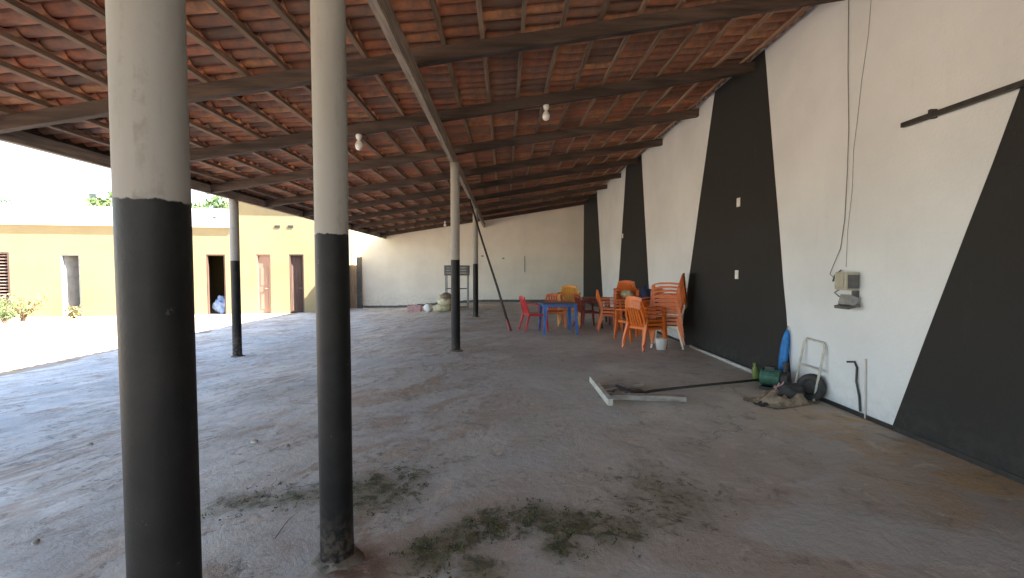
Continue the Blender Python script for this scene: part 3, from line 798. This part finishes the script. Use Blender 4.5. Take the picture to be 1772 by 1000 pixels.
p = fworld(378, -0.30); sack('woven_sack', 'slumped pale blue sack standing in the wide dark doorway', 'sack', p, (0.26, 0.2, 0.34), 'bluewhite', 5, None, 0.4, 0.34)

# ------------------------------------------------------------------ plastic chairs
def make_chair(label, mat, group):
    t = thing('plastic_chair', label, 'chair', (0, 0, 0), 0, group)
    s = MB(); n = 8; vs = []; fs = []                    # dished seat with a rounded front edge
    for i in range(n + 1):
        for j in range(n + 1):
            u = i / n * 2 - 1; v = j / n
            x = u * (0.215 + 0.02 * v); y = -0.20 + 0.43 * v
            z = 0.425 - 0.016 * (1 - u * u) * math.sin(math.pi * min(1, v * 1.1)) - (0.03 * ((v - 0.85) / 0.15) ** 2 if v > 0.85 else 0)
            vs.append((x, y, z))
    q = n + 1
    for i in range(n):
        for j in range(n): fs.append((i * q + j, (i + 1) * q + j, (i + 1) * q + j + 1, i * q + j + 1))
    k = len(vs); vs += [(x, y, z - 0.014) for x, y, z in vs]; fs += [tuple(k + a for a in reversed(f)) for f in fs]
    s.add(vs, fs)
    s.bar((-0.235, -0.20, 0.405), (-0.25, 0.22, 0.395), 0.018, 0.05); s.bar((0.235, -0.20, 0.405), (0.25, 0.22, 0.395), 0.018, 0.05)
    s.bar((-0.24, 0.228, 0.385), (0.24, 0.228, 0.385), 0.016, 0.05); s.bar((-0.225, -0.205, 0.405), (0.225, -0.205, 0.405), 0.016, 0.05)
    s.build('seat', mat, t)
    b = MB(); lean = lambda z: -0.205 - (z - 0.42) * 0.30
    for sg in (-1, 1):
        b.bar((sg * 0.215, lean(0.42), 0.40), (sg * 0.222, lean(0.62), 0.62), 0.05, 0.026, 0.05, 0.024, (0, 1, 0))
        b.bar((sg * 0.222, lean(0.62), 0.615), (sg * 0.178, lean(0.80), 0.805), 0.05, 0.024, 0.05, 0.022, (0, 1, 0))
    for k in range(8):
        a0, a1 = -1 + k / 4, -1 + (k + 1) / 4
        f = lambda a: Vector((a * 0.198, lean(0.80) - 0.03 * (1 - a * a), 0.79 + 0.035 * (1 - a * a)))
        b.bar(f(a0), f(a1), 0.024, 0.07)
    for k in range(5):
        x = -0.13 + k * 0.065
        b.bar((x, lean(0.43) + 0.005, 0.41), (x * 0.95, lean(0.78) - 0.022, 0.79), 0.047, 0.012, None, None, (0, 1, 0))
    b.build('backrest', mat, t)
    for sg in (-1, 1):
        a = MB()
        pts = [(sg * 0.232, lean(0.64), 0.645), (sg * 0.272, -0.10, 0.655), (sg * 0.282, 0.10, 0.650), (sg * 0.272, 0.21, 0.625)]
        for p0, p1 in zip(pts, pts[1:]): a.bar(p0, p1, 0.055, 0.022)
        a.build('armrest', mat, t)
        l1 = MB(); l1.bar((sg * 0.272, 0.205, 0.63), (sg * 0.255, 0.215, 0.40), 0.05, 0.03, 0.062, 0.04, (0, 1, 0)); l1.bar((sg * 0.255, 0.215, 0.405), (sg * 0.282, 0.26, 0.0), 0.062, 0.045, 0.038, 0.03, (0, 1, 0)); l1.build('leg', mat, t)
        l2 = MB(); l2.bar((sg * 0.228, -0.20, 0.43), (sg * 0.265, -0.315, 0.0), 0.062, 0.045, 0.038, 0.03, (0, 1, 0)); l2.build('leg', mat, t)
    return t
def recolour(t, mat):
    def rec(o):
        for ch in o.children: rec(ch)
        if o.type == 'MESH':
            o.material_slots[0].link = 'OBJECT'; o.material_slots[0].material = M[mat]
    rec(t)
proto = make_chair('', 'orange', 'plastic chairs in the shed'); used = [False]
def chair(x, y, rz, label, mat='orange', z=0.0, tilt=0.0, group='plastic chairs in the shed'):
    if not used[0]: t = proto; used[0] = True
    else: t = copy_tree(proto)
    t.location = (x, y, z); t.rotation_euler = (tilt, 0, rz); t['label'] = label; t['group'] = group; t['category'] = 'chair'
    if mat != 'orange': recolour(t, mat)
    return t
ORD = ['bottom', 'second', 'third', 'fourth', 'fifth', 'sixth', 'seventh', 'eighth', 'ninth', 'tenth']
def stack(x, y, rz, n, what, where, mat='orange', bottom=None, step=0.072):
    rnd = random.Random(int(x * 100)); v = Matrix.Rotation(rz, 3, 'Z') @ Vector((0, 0.007, 0))
    for k in range(n):
        pos = 'topmost' if k == n - 1 else (ORD[k] + ('' if k == 0 else ' up'))
        mt = bottom if (k == 0 and bottom) else mat
        c = what if mt == mat else 'cream white plastic chair'
        chair(x + v.x * k + rnd.uniform(-0.006, 0.006), y + v.y * k + rnd.uniform(-0.006, 0.006), rz + rnd.uniform(-0.03, 0.03), '%s, %s of the %s' % (c, pos, where), mt, k * step)
M['cream'] = plain('cream_chair_plastic', (0.72, 0.66, 0.55), 0.4, 0.08, 5, 0.05)
# chair local +y is the way it faces
chair(2.72, 9.75, R(20), 'single orange plastic chair standing just behind the low front stack')
stack(3.16, 8.92, R(68), 9, 'orange plastic chair', 'tall stack against the side wall', 'orange', 'cream')
stack(2.66, 8.72, R(-62), 3, 'orange plastic chair', 'low stack in front of the tall stack')
stack(2.58, 11.25, R(-100), 3, 'orange plastic chair', 'short stack right of the dark red table')
stack(3.02, 11.45, R(165), 6, 'orange plastic chair', 'middle stack between table and tall stack')
stack(3.26, 10.62, R(95), 4, 'orange plastic chair', 'stack with the dark bag on it')
chair(0.72, 11.35, R(-75), 'single red plastic chair at the left end of the blue table', 'red')
stack(1.72, 12.35, R(170), 4, 'amber yellow plastic chair', 'stack behind the blue table', 'yellow_chair')
chair(1.28, 12.0, R(175), 'single orange plastic chair pushed behind the blue table')
chair(2.16, 11.9, R(-80), 'single wine red chair left of the dark red table', 'darkred')

def table(x, y, rz, label, top, legs, w=0.8, h=0.72):
    t = thing('plastic_table', label, 'table', (x, y, 0), rz, 'plastic tables in the shed')
    b = MB(); b.box((0, 0, h - 0.012), (w, w, 0.024)); b.build('tabletop', top, t, bevel=0.008)
    a = MB()
    for sg in (-1, 1):
        a.box((sg * (w / 2 - 0.025), 0, h - 0.05), (0.016, w - 0.07, 0.05)); a.box((0, sg * (w / 2 - 0.025), h - 0.051), (w - 0.08, 0.016, 0.05))
    a.build('apron', legs, t)
    for sx in (-1, 1):
        for sy in (-1, 1):
            lg = MB(); p0 = (sx * (w / 2 - 0.06), sy * (w / 2 - 0.06), h - 0.026); p1 = (sx * (w / 2 - 0.02), sy * (w / 2 - 0.02), 0)
            lg.bar((p0[0] - sx * 0.0, p0[1] + sy * 0.02, p0[2]), (p1[0], p1[1] + sy * 0.012, 0), 0.075, 0.02, 0.045, 0.016, (0, 1, 0))
            lg.bar((p0[0] + sx * 0.03, p0[1] - sy * 0.025, p0[2]), (p1[0] + sx * 0.012, p1[1] - sy * 0.012, 0), 0.02, 0.07, 0.016, 0.04, (0, 1, 0))
            lg.build('leg', legs, t)
table(1.24, 10.85, R(4), 'blue plastic table with a dark worn top standing mid shed', 'blue_top', 'blue')
table(2.50, 12.75, R(-5), 'dark red plastic table farther back among the chairs', 'darkred', 'darkred', 0.75)

# white bucket among the front chair legs
bk = thing('bucket', 'white plastic bucket on the floor between the front chair stacks', 'bucket', (2.93, 8.58, 0))
MB().lathe([(0.085, 0), (0.11, 0.20), (0.115, 0.21), (0.106, 0.21), (0.10, 0.195), (0.078, 0.02)], 20).build('tub', 'white_plastic', bk, smooth=True)
MB().tube([(0.11 * math.cos(a), 0, 0.185 + 0.10 * math.sin(a)) for a in [i * math.pi / 10 for i in range(11)]], 0.004, 6).build('bail_handle', 'steel', bk)
# dark bag on the chair stack
bg_ = thing('backpack', 'dark navy backpack sitting on a stack of orange chairs', 'bag', (3.27, 10.60, 0.425 + 3 * 0.072 + 0.008), R(95))
MB().blob((0, 0.04, 0.22), (0.165, 0.12, 0.24), 0.10, 2.0, 2, 20, 14, 0.0).build('pack', 'navy', bg_, smooth=True)
MB().blob((0, 0.15, 0.15), (0.11, 0.06, 0.12), 0.08, 2.0, 6, 16, 10).build('pocket', 'navy', bg_, smooth=True)
for sg in (-1, 1): MB().tube([(sg * 0.08, -0.05, 0.40), (sg * 0.11, -0.1, 0.32), (sg * 0.11, -0.1, 0.14), (sg * 0.08, -0.05, 0.05)], 0.014, 6).build('strap', 'navy', bg_)
MB().tube([(-0.04, 0.0, 0.44), (-0.03, 0.0, 0.49), (0.03, 0.0, 0.49), (0.04, 0.0, 0.44)], 0.009, 6).build('grab_handle', 'navy', bg_)
# cream folded cloth on the middle stack
cb = MB().blob((0, 0, 0.09), (0.15, 0.16, 0.10), 0.16, 2.6, 4, 20, 12, 0.0).build('folded_cloth', 'cream_sack', None, smooth=True)
cb.location = (3.02, 11.43, 0.425 + 5 * 0.072 + 0.006); tag(cb, 'cream cloth heaped on the seat of the middle chair stack', 'cloth')

# ------------------------------------------------------------------ leaning pole
pb = on_z(883, 573); pole = thing('leaning_pole', 'long dark wooden pole leaning up to the middle roof beam', 'pole', pb)
tp = Vector((PX - 0.02, 12.55, PB - 0.03)) - pb
base = Vector((0, 0, 0.015))
MB().tube([base, base + (tp - base) * 0.3 + Vector((0.01, 0.01, 0)), base + (tp - base) * 0.65 + Vector((-0.01, 0, 0)), tp], [0.034, 0.03, 0.027, 0.022], 10).build('shaft', 'black_metal', pole, smooth=True)
MB().tube([base - Vector((0, 0, 0.012)), base + (tp - base) * 0.075], 0.042, 10).build('wrapped_foot', 'darkred', pole)

# ------------------------------------------------------------------ rack and heap by the end wall
RY = 17.6
r0 = on_y(791, 466, RY)
rk = thing('metal_rack', 'grey metal rack with a dark box on top standing near the end wall', 'rack', (r0.x, RY, floor_z(r0.x)))
W, D, H = 0.86, 0.45, 1.30
for sx in (-1, 1):
    for sy in (-1, 1): MB().box((sx * (W / 2 - 0.02), sy * (D / 2 - 0.02), H / 2), (0.04, 0.04, H)).build('post', 'steel', rk)
for z in (0.10, 0.80): MB().box((0, 0, z), (W - 0.085, D - 0.02, 0.03)).build('shelf', 'dark_grey', rk)
MB().box((0, 0, H + 0.19), (W + 0.06, D + 0.04, 0.38)).build('top_box', 'dark_grey', rk, bevel=0.01)
for k in range(3): MB().box((0, -D / 2 - 0.028, H + 0.09 + k * 0.10), (W - 0.1, 0.014, 0.05)).build('front_panel', 'steel', rk)
cbx = thing('cardboard_box', 'brown cardboard box on the lower shelf of the grey rack', 'box', (r0.x - 0.12, RY - 0.02, floor_z(r0.x) + 0.115))
MB().box((0, 0, 0.22), (0.4, 0.34, 0.44)).build('carton', 'cardboard', cbx)
MB().box((0, -0.1, 0.447), (0.38, 0.13, 0.008), Euler((R(6), 0, 0)).to_matrix()).build('flap', 'cardboard', cbx)
MB().box((0, 0.1, 0.45), (0.38, 0.13, 0.008), Euler((R(-5), 0, 0)).to_matrix()).build('flap', 'cardboard', cbx)
hx = on_y(767, 530, 17.0).x
hz = floor_z(hx)
sack('filled_sack', 'bulging cream sack lying lowest left of the grey rack', 'sack', (hx - 0.02, 17.0, hz), (0.36, 0.24, 0.15), 'cream_sack', 7, 'sacks beside the rack', 0.2)
sack('filled_sack', 'second cream sack slumped across the lowest one', 'sack', (hx + 0.05, 17.03, hz + 0.25), (0.30, 0.21, 0.13), 'cream_sack', 9, 'sacks beside the rack', -0.3)
sack('filled_sack', 'small brown sack on top of the cream sacks', 'sack', (hx + 0.10, 17.02, hz + 0.48), (0.22, 0.17, 0.11), 'sack', 13, 'sacks beside the rack', 0.5)
p = on_y(741, 530, 17.4); sack('plastic_bag', 'white bag on the floor left of the sacks', 'bag', (p.x, 17.4, floor_z(p.x)), (0.17, 0.15, 0.16), 'white_plastic', 15)
p = on_y(718, 530, 18.4); cr = thing('crate', 'faded pink plastic crate near the end wall', 'crate', (p.x, 18.4, floor_z(p.x)))
for z in (0.03, 0.12, 0.21):
    c = MB()
    for sg in (-1, 1): c.box((sg * 0.24, 0, z), (0.015, 0.36, 0.06)); c.box((0, sg * 0.18, z), (0.465, 0.015, 0.06))
    c.build('side_slat', 'pink', cr)
for sx in (-1, 1):
    for sy in (-1, 1): MB().box((sx * 0.245, sy * 0.186, 0.125), (0.03, 0.028, 0.25)).build('corner_post', 'pink', cr)
MB().box((0, 0, 0.012), (0.44, 0.34, 0.012)).build('base', 'pink', cr)

# ------------------------------------------------------------------ bulbs
def bulb(px, py, y, label, cfl=True):
    p = on_y(px, py, y); z = beam_z(p.x)
    t = thing('light_bulb', label, 'light bulb', (p.x, y, z), 0, 'unlit bulbs under the roof beams')
    MB().lathe([(0.042, 0.006), (0.046, -0.02), (0.036, -0.055), (0.022, -0.075)], 16).build('socket', 'white_plastic', t, smooth=True)
    MB().lathe([(0.016, -0.07), (0.024, -0.085), (0.05, -0.13), (0.056, -0.165), (0.045, -0.20), (0.02, -0.218), (0.004, -0.222)], 18).build('globe', 'bulb', t, smooth=True)
bulb(621, 240, 6.80, 'white bulb under the second beam, left of the middle roof timber')
bulb(945, 185, 6.80, 'white bulb under the second beam, right of the middle roof timber')
bulb(770, 378, 18.4, 'tiny far bulb under a beam near the end wall')

# ------------------------------------------------------------------ fittings on the side wall
def wy(px, py): p = on_x(px, py, WX); return p.y, p.z
def plate(px, py, label):
    y, z = wy(px, py)
    t = thing('wall_switch', label, 'switch', (WX - 0.005, y, z), 0, 'white switch plates on the side wall')
    MB().box((-0.006, 0, 0), (0.014, 0.09, 0.135)).build('faceplate', 'white_plastic', t, bevel=0.003)
    MB().box((-0.017, 0, 0.0), (0.012, 0.03, 0.05)).build('rocker', 'white_plastic', t)
plate(1279, 350, 'upper white switch plate on the wide black stripe')
plate(1276, 475, 'lower white switch plate on the wide black stripe')
plate(1078, 408, 'tiny white switch plate on the farther black stripe')
# meter box
y, z = wy(1478, 487)
mbx = thing('meter_box', 'beige electric box with curled wires on the white wall', 'electric box', (WX, y, z))
MB().box((-0.075, 0, 0.005), (0.15, 0.16, 0.185)).build('case', 'beige', mbx, bevel=0.012)
MB().box((-0.157, 0.0, 0.005), (0.012, 0.12, 0.14)).build('cover', 'beige', mbx, bevel=0.004)
MB().box((-0.07, -0.086, 0.0), (0.11, 0.012, 0.14)).build('side_lid', 'dark_grey', mbx)
MB().tube([(-0.10, 0.06, -0.08), (-0.13, 0.10, -0.12), (-0.10, 0.07, -0.16), (-0.05, 0.0, -0.14)], 0.008, 6).build('wire_loop', 'wire', mbx)
MB().tube([(-0.11, 0.082, 0.02), (-0.10, 0.17, 0.0), (-0.06, 0.20, 0.06), (-0.02, 0.16, 0.12)], 0.008, 6).build('wire_loop', 'wire', mbx)
y2, z2 = wy(1481, 522)
fx = thing('floodlight', 'small grey floodlight hung under the beige electric box', 'lamp', (WX, y2, z2))
MB().bar((-0.06, 0, 0.055), (-0.10, 0, -0.035), 0.15, 0.10, 0.19, 0.045, (0, 0, 1)).build('housing', 'steel', fx)
MB().box((-0.095, 0, -0.045), (0.12, 0.20, 0.028), Euler((0, R(-14), 0)).to_matrix()).build('lamp_face', 'dark_grey', fx)
MB().box((-0.03, -0.03, 0.07), (0.06, 0.03, 0.09)).build('bracket', 'dark_grey', fx)
# wires up the wall
def wire(pts, r, label, name='wall_cable', mat='wire', cat='cable'):
    q = []
    for px, py, off in pts:
        yy, zz = wy(px, py); q.append((WX - off, yy, zz))
    o = MB().tube(q, r, 6).build(name, mat); tag(o, label, cat); return o
wire([(1470, -30, 0.008), (1469, 120, 0.010), (1470, 220, 0.008), (1468, 300, 0.012), (1463, 380, 0.008), (1456, 430, 0.010), (1444, 462, 0.02), (1441, 474, 0.03), (1452, 480, 0.06)], 0.004, 'thin grey wire running down the white wall to the beige box')
wire([(1511, -30, 0.006), (1504, 60, 0.008), (1492, 140, 0.006), (1486, 200, 0.009), (1478, 260, 0.006), (1476, 330, 0.009), (1468, 400, 0.007), (1466, 462, 0.012)], 0.0022, 'fainter second wire slanting down the white wall')
wire([(1468, 626, 0.012), (1481, 626, 0.014), (1485, 636, 0.014), (1485, 660, 0.020), (1489, 685, 0.015), (1491, 712, 0.016)], 0.011, 'short black bent hose rising from the floor on the white wall', 'black_hose', 'black_plastic', 'hose')
wire([(1500, 621, 0.012), (1499, 724, 0.012)], 0.008, 'thin pale conduit beside the black hose', 'conduit_pipe', 'pvc', 'pipe')
# dark bar on the wall
y0, z0 = wy(1571, 217); y1 = 2.3
rail = thing('wall_rail', 'dark metal bar fixed level on the white wall at upper right', 'rail', (WX, y0, z0))
MB().bar((-0.05, 0, 0), (-0.05, y1 - y0, -0.02), 0.035, 0.04).build('bar', 'black_metal', rail)
for yy in (-0.27, -1.2): MB().box((-0.025, yy, 0.012), (0.06, 0.03, 0.075)).build('bracket', 'black_metal', rail)

# ------------------------------------------------------------------ things lying on the floor
def floor_pt(px, py, z=0.0): return on_z(px, py, z)
a = floor_pt(1024, 662); c = floor_pt(1053, 704)
fr = thing('broken_frame', 'broken white and grey timber frame lying flat on the floor', 'frame', (a.x, c.y, 0))
ln = a.y - c.y
MB().bar((0, 0, 0.05), (0, ln, 0.05), 0.06, 0.075).build('end_board', 'whitebar', fr, bevel=0.004)
MB().bar((0.04, 0.30, 0.035), (0.90, 0.20, 0.035), 0.10, 0.06).build('rail', 'plank', fr, bevel=0.004)
MB().bar((0.04, 0.64, 0.03), (0.56, 0.82, 0.05), 0.15, 0.035).build('rail', 'plank', fr, bevel=0.004)
MB().bar((0.20, 0.36, 0.02), (0.22, 0.66, 0.02), 0.07, 0.03).build('cross_piece', 'plank', fr)
p0 = floor_pt(1096, 683, 0.02); p1 = floor_pt(1130, 676, 0.05); p2 = floor_pt(1230, 665, 0.06); p3 = floor_pt(1325, 656, 0.06)
bp = thing('floor_pole', 'long black pole lying from the broken frame towards the wall', 'pole', (p0.x, p0.y, 0))
o_ = Vector((p0.x, p0.y, 0))
MB().tube([p0 - o_, p1 - o_, p2 - o_, p3 - o_], [0.02, 0.018, 0.016, 0.016], 8).build('shaft', 'black_metal', bp, smooth=True)
MB().box((0.02, 0.0, 0.035), (0.22, 0.10, 0.07), Euler((0, 0, R(20))).to_matrix()).build('head', 'black_plastic', bp, bevel=0.01)
MB().bar((0.0, 0.0, 0.05), (-0.14, 0.26, 0.06), 0.03, 0.03).build('tine', 'black_metal', bp)
# pale pipe along the wall foot
o = MB().tube([(WX - 0.06, 6.45, 0.028), (WX - 0.055, 7.6, 0.026), (WX - 0.07, 8.75, 0.028)], 0.026, 10).build('pale_pipe', 'pvc', None, smooth=True)
tag(o, 'pale pipe lying along the foot of the wide black stripe', 'pipe')
# junk heap
jp = floor_pt(1392, 690)
gm = thing('water_pump', 'small green motor pump in the junk at the wall foot', 'pump', (3.36, 5.66, 0.0), R(-42))
ax = Euler((0, R(90), 0)).to_matrix()
MB().box((0, 0, 0.02), (0.30, 0.20, 0.04)).build('base_plate', 'black_metal', gm)
MB().lathe([(0.075, -0.16), (0.10, -0.15), (0.10, 0.06), (0.085, 0.07)], 20, (0, 0, 0.15), ax).build('motor_body', 'green_metal', gm, smooth=False)
for k in range(8): MB().lathe([(0.108, -0.002), (0.108, 0.004)], 20, (-0.13 + k * 0.024, 0, 0.15), ax).build('cooling_fin', 'green_metal', gm)
MB().lathe([(0.06, 0.07), (0.095, 0.08), (0.095, 0.15), (0.04, 0.17)], 18, (0, 0, 0.15), ax).build('pump_head', 'black_metal', gm)
MB().lathe([(0.028, 0.0), (0.028, 0.10), (0.036, 0.10), (0.036, 0.125)], 12, (0.115, 0, 0.23)).build('outlet', 'black_metal', gm)
MB().box((-0.05, 0, 0.265), (0.10, 0.08, 0.05)).build('terminal_box', 'black_plastic', gm)
ty = thing('small_tyre', 'small dusty black tyre leaning against the white wall', 'tyre', (3.47, 5.17, 0.0), 0)
tor = MB(); Rr, rr = 0.112, 0.045
for i in range(24):
    for j in range(10):
        A, B = 2 * math.pi * i / 24, 2 * math.pi * j / 10
        q = Vector((rr * 1.1 * math.sin(B), (Rr + rr * math.cos(B)) * math.cos(A), (Rr + rr * math.cos(B)) * math.sin(A) + Rr + rr))
        tor.v.append(tuple(Euler((0, R(14), R(28))).to_matrix() @ q))
for i in range(24):
    for j in range(10): tor.f.append((i * 10 + j, ((i + 1) % 24) * 10 + j, ((i + 1) % 24) * 10 + (j + 1) % 10, i * 10 + (j + 1) % 10))
tor.build('tyre', 'rubber', ty, smooth=True)
rim = MB(); rim.lathe([(0.072, -0.03), (0.076, 0.0), (0.072, 0.03), (0.03, 0.02)], 18, (0, 0, 0), Euler((0, R(90), 0)).to_matrix())
ro = rim.build('rim', 'rubber', ty); ro.rotation_euler = (0, R(14), R(28)); ro.location = Euler((0, R(14), R(28))).to_matrix() @ Vector((0, 0, Rr + rr))
s_ = sack('black_bag', 'slumped black bag in front of the small tyre', 'bag', (3.27, 5.18, 0.0), (0.14, 0.12, 0.10), 'rubber', 21, None, 0.4, 0.2)
def rag(name, label, cat, c, s, mat, seed, rz):
    """crumpled cloth: a folded sheet with its own creases"""
    n = 26; b = MB()
    for i in range(n + 1):
        for j in range(n + 1):
            u, v = i / n * 2 - 1, j / n * 2 - 1
            e = max(0, 1 - (u * u + v * v) ** 0.5)
            q = Vector((u * 2.1, v * 2.1, seed))
            f = abs(mnoise.noise(q * 0.9)) * 1.1 + abs(mnoise.noise(q * 2.1)) * 0.22
            z = s[2] * (0.15 + f) * min(1, e * 2.6 + 0.06)
            b.v.append((u * s[0] * (1 + 0.2 * mnoise.noise(q + Vector((3, 1, 0)))), v * s[1] * (1 + 0.25 * mnoise.noise(q + Vector((7, 2, 0)))), max(0.004, z)))
    for i in range(n):
        for j in range(n): b.f.append((i * (n + 1) + j, (i + 1) * (n + 1) + j, (i + 1) * (n + 1) + j + 1, i * (n + 1) + j + 1))
    k = len(b.v); b.v += [(x, y, z - 0.006) for x, y, z in b.v]; b.f += [tuple(k + a for a in reversed(f)) for f in b.f]
    o = b.build(name, mat, None, smooth=True); o.location = c; o.rotation_euler = (0, 0, rz); return tag(o, label, cat)
c = floor_pt(1352, 694); rag('sack_cloth', 'crumpled brown sackcloth on the floor beside the green pump', 'cloth', (c.x, c.y, 0.006), (0.36, 0.22, 0.17), 'sack', 3, 0.35)
c = floor_pt(1330, 700); rag('dark_rag', 'small black rag at the floor edge of the junk', 'rag', (c.x, c.y, 0.006), (0.15, 0.07, 0.05), 'rubber', 8, 0.2)
c = floor_pt(1352, 676); rag('pink_rag', 'faded pink rag behind the brown sackcloth', 'rag', (c.x, c.y, 0.006), (0.16, 0.10, 0.17), 'pink', 5, 0.8)
bt = thing('plastic_bottle', 'lime green plastic bottle leaning among the junk by the black stripe', 'bottle', (3.38, 6.08, 0.01), 0, None, (R(8), R(-16), 0))
MB().lathe([(0.045, 0.0), (0.05, 0.02), (0.05, 0.15), (0.03, 0.2), (0.016, 0.215), (0.016, 0.235)], 16).build('flask', 'lime', bt, smooth=True)
MB().lathe([(0.02, 0.23), (0.02, 0.26), (0.018, 0.262)], 12).build('cap', 'lime', bt)
# closed umbrella
ub_ = on_x(1380, 646, 3.50)
um = thing('closed_umbrella', 'furled bright blue umbrella standing upright against the wall', 'umbrella', (3.50, 5.80, 0.0), 0, None, (0, R(7), 0))
cl = MB(); seg = 20; pf = [(0.016, 0.20), (0.036, 0.25), (0.045, 0.36), (0.046, 0.5), (0.042, 0.60), (0.030, 0.68), (0.010, 0.74)]
for r_, z in pf:
    for j in range(seg):
        a = 2 * math.pi * j / seg; w = 1 + 0.22 * math.cos(5 * a + z * 4)
        cl.v.append((r_ * w * math.cos(a), r_ * w * math.sin(a), z))
for i in range(len(pf) - 1):
    for j in range(seg): cl.f.append((i * seg + j, i * seg + (j + 1) % seg, (i + 1) * seg + (j + 1) % seg, (i + 1) * seg + j))
cl.f.append(tuple(reversed(range(seg)))); cl.f.append(tuple((len(pf) - 1) * seg + j for j in range(seg)))
cl.build('canopy', 'blue_cloth', um, smooth=True)
MB().tube([(0, 0, 0.72), (0, 0, 0.79)], 0.008, 8).build('ferrule', 'steel', um)
MB().tube([(0, 0, 0.01), (0, 0, 0.23)], [0.016, 0.012], 8).build('grip', 'darkred', um)
# pale tube frame leaning
yA, zA = wy(1396, 583); yB, zB = wy(1432, 594)
tf = thing('tube_frame', 'pale bent tube frame leaning upright on the white wall', 'frame', (WX, yB, 0))
d = yA - yB
MB().tube([(-0.14, d, 0.012), (-0.03, d, zA - 0.06), (-0.022, d - 0.03, zA - 0.01), (-0.022, 0.03, zB), (-0.03, 0, zB - 0.05), (-0.14, 0.0, 0.012)], 0.013, 8).build('tube', 'whitebar', tf, smooth=True)
MB().bar((-0.075, d, 0.36), (-0.075, 0, 0.36), 0.018, 0.018).build('cross_bar', 'pvc', tf)

# ------------------------------------------------------------------ small floor details
rnd = random.Random(77)
for k, (px, py, s, lab) in enumerate(((440, 766, 0.030, 'pale pebble on the sandy floor between the two near pillars'), (497, 772, 0.020, 'smaller pebble right of the pale pebble'),
                                      (560, 968, 0.020, 'white chip at the left foot of the second pillar'), (597, 965, 0.016, 'tiny white chip in front of the second pillar'),
                                      (155, 770, 0.028, 'pale stone left of the nearest pillar'), (62, 940, 0.022, 'small stone at lower left on the sandy floor'))):
    z = 0
    for _ in range(3): q = on_z(px, py, z); z = floor_z(q.x)
    o = MB().blob((0, 0, s * 0.4), (s, s * 0.8, s * 0.6), 0.2, 2.5, k * 3 + 1, 10, 7).build('pebble', 'stone', None, smooth=True)
    o.location = (q.x, q.y, z); o.rotation_euler = (0, 0, k); tag(o, lab, 'pebble', 'loose stones on the floor')
q = on_z(475, 935); tw = MB(); tw.tube([(0, 0, 0.006), (0.01, 0.06, 0.03), (0.03, 0.10, 0.06), (0.05, 0.14, 0.07)], [0.003, 0.003, 0.002, 0.001], 5); tw.tube([(0.02, 0.08, 0.045), (0.06, 0.10, 0.08)], [0.002, 0.001], 5)
o = tw.build('twig', 'twig'); o.location = (q.x, q.y, 0); tag(o, 'thin dry twig on the floor between the two near pillars', 'twig')

# moss tufts growing on the floor
mo = MB(); rnd = random.Random(5)
for p, r, s in MOSS:
    for _ in range(int(4200 * r * r * s * s * s)):
        a = rnd.uniform(0, 6.283); d_ = r * 1.15 * math.sqrt(rnd.random())
        x, y = p.x + math.cos(a) * d_, p.y + math.sin(a) * d_
        nn = mnoise.noise(Vector((x * 8, y * 8, 3.0))) + 0.5 * mnoise.noise(Vector((x * 19, y * 19, 1.0)))
        if nn + (1 - d_ / r) * 0.45 * s < 0.14: continue
        for _k in range(3):
            sz = rnd.uniform(0.004, 0.011); e = Euler((rnd.uniform(-0.9, 0.9), rnd.uniform(-0.9, 0.9), rnd.uniform(0, 6.3))).to_matrix()
            c = Vector((x + rnd.uniform(-0.012, 0.012), y + rnd.uniform(-0.012, 0.012), rnd.uniform(0.003, 0.012) + floor_z(x)))
            mo.add([c + e @ Vector((-sz, 0, 0)), c + e @ Vector((0, -sz * 0.5, 0.002)), c + e @ Vector((sz, 0, 0.003)), c + e @ Vector((0, sz * 0.5, 0.002))], [(0, 1, 2, 3)])
mo_o = mo.build('moss', 'moss'); tag(mo_o, 'dark green moss growing in patches on the near floor', 'moss', kind='stuff')
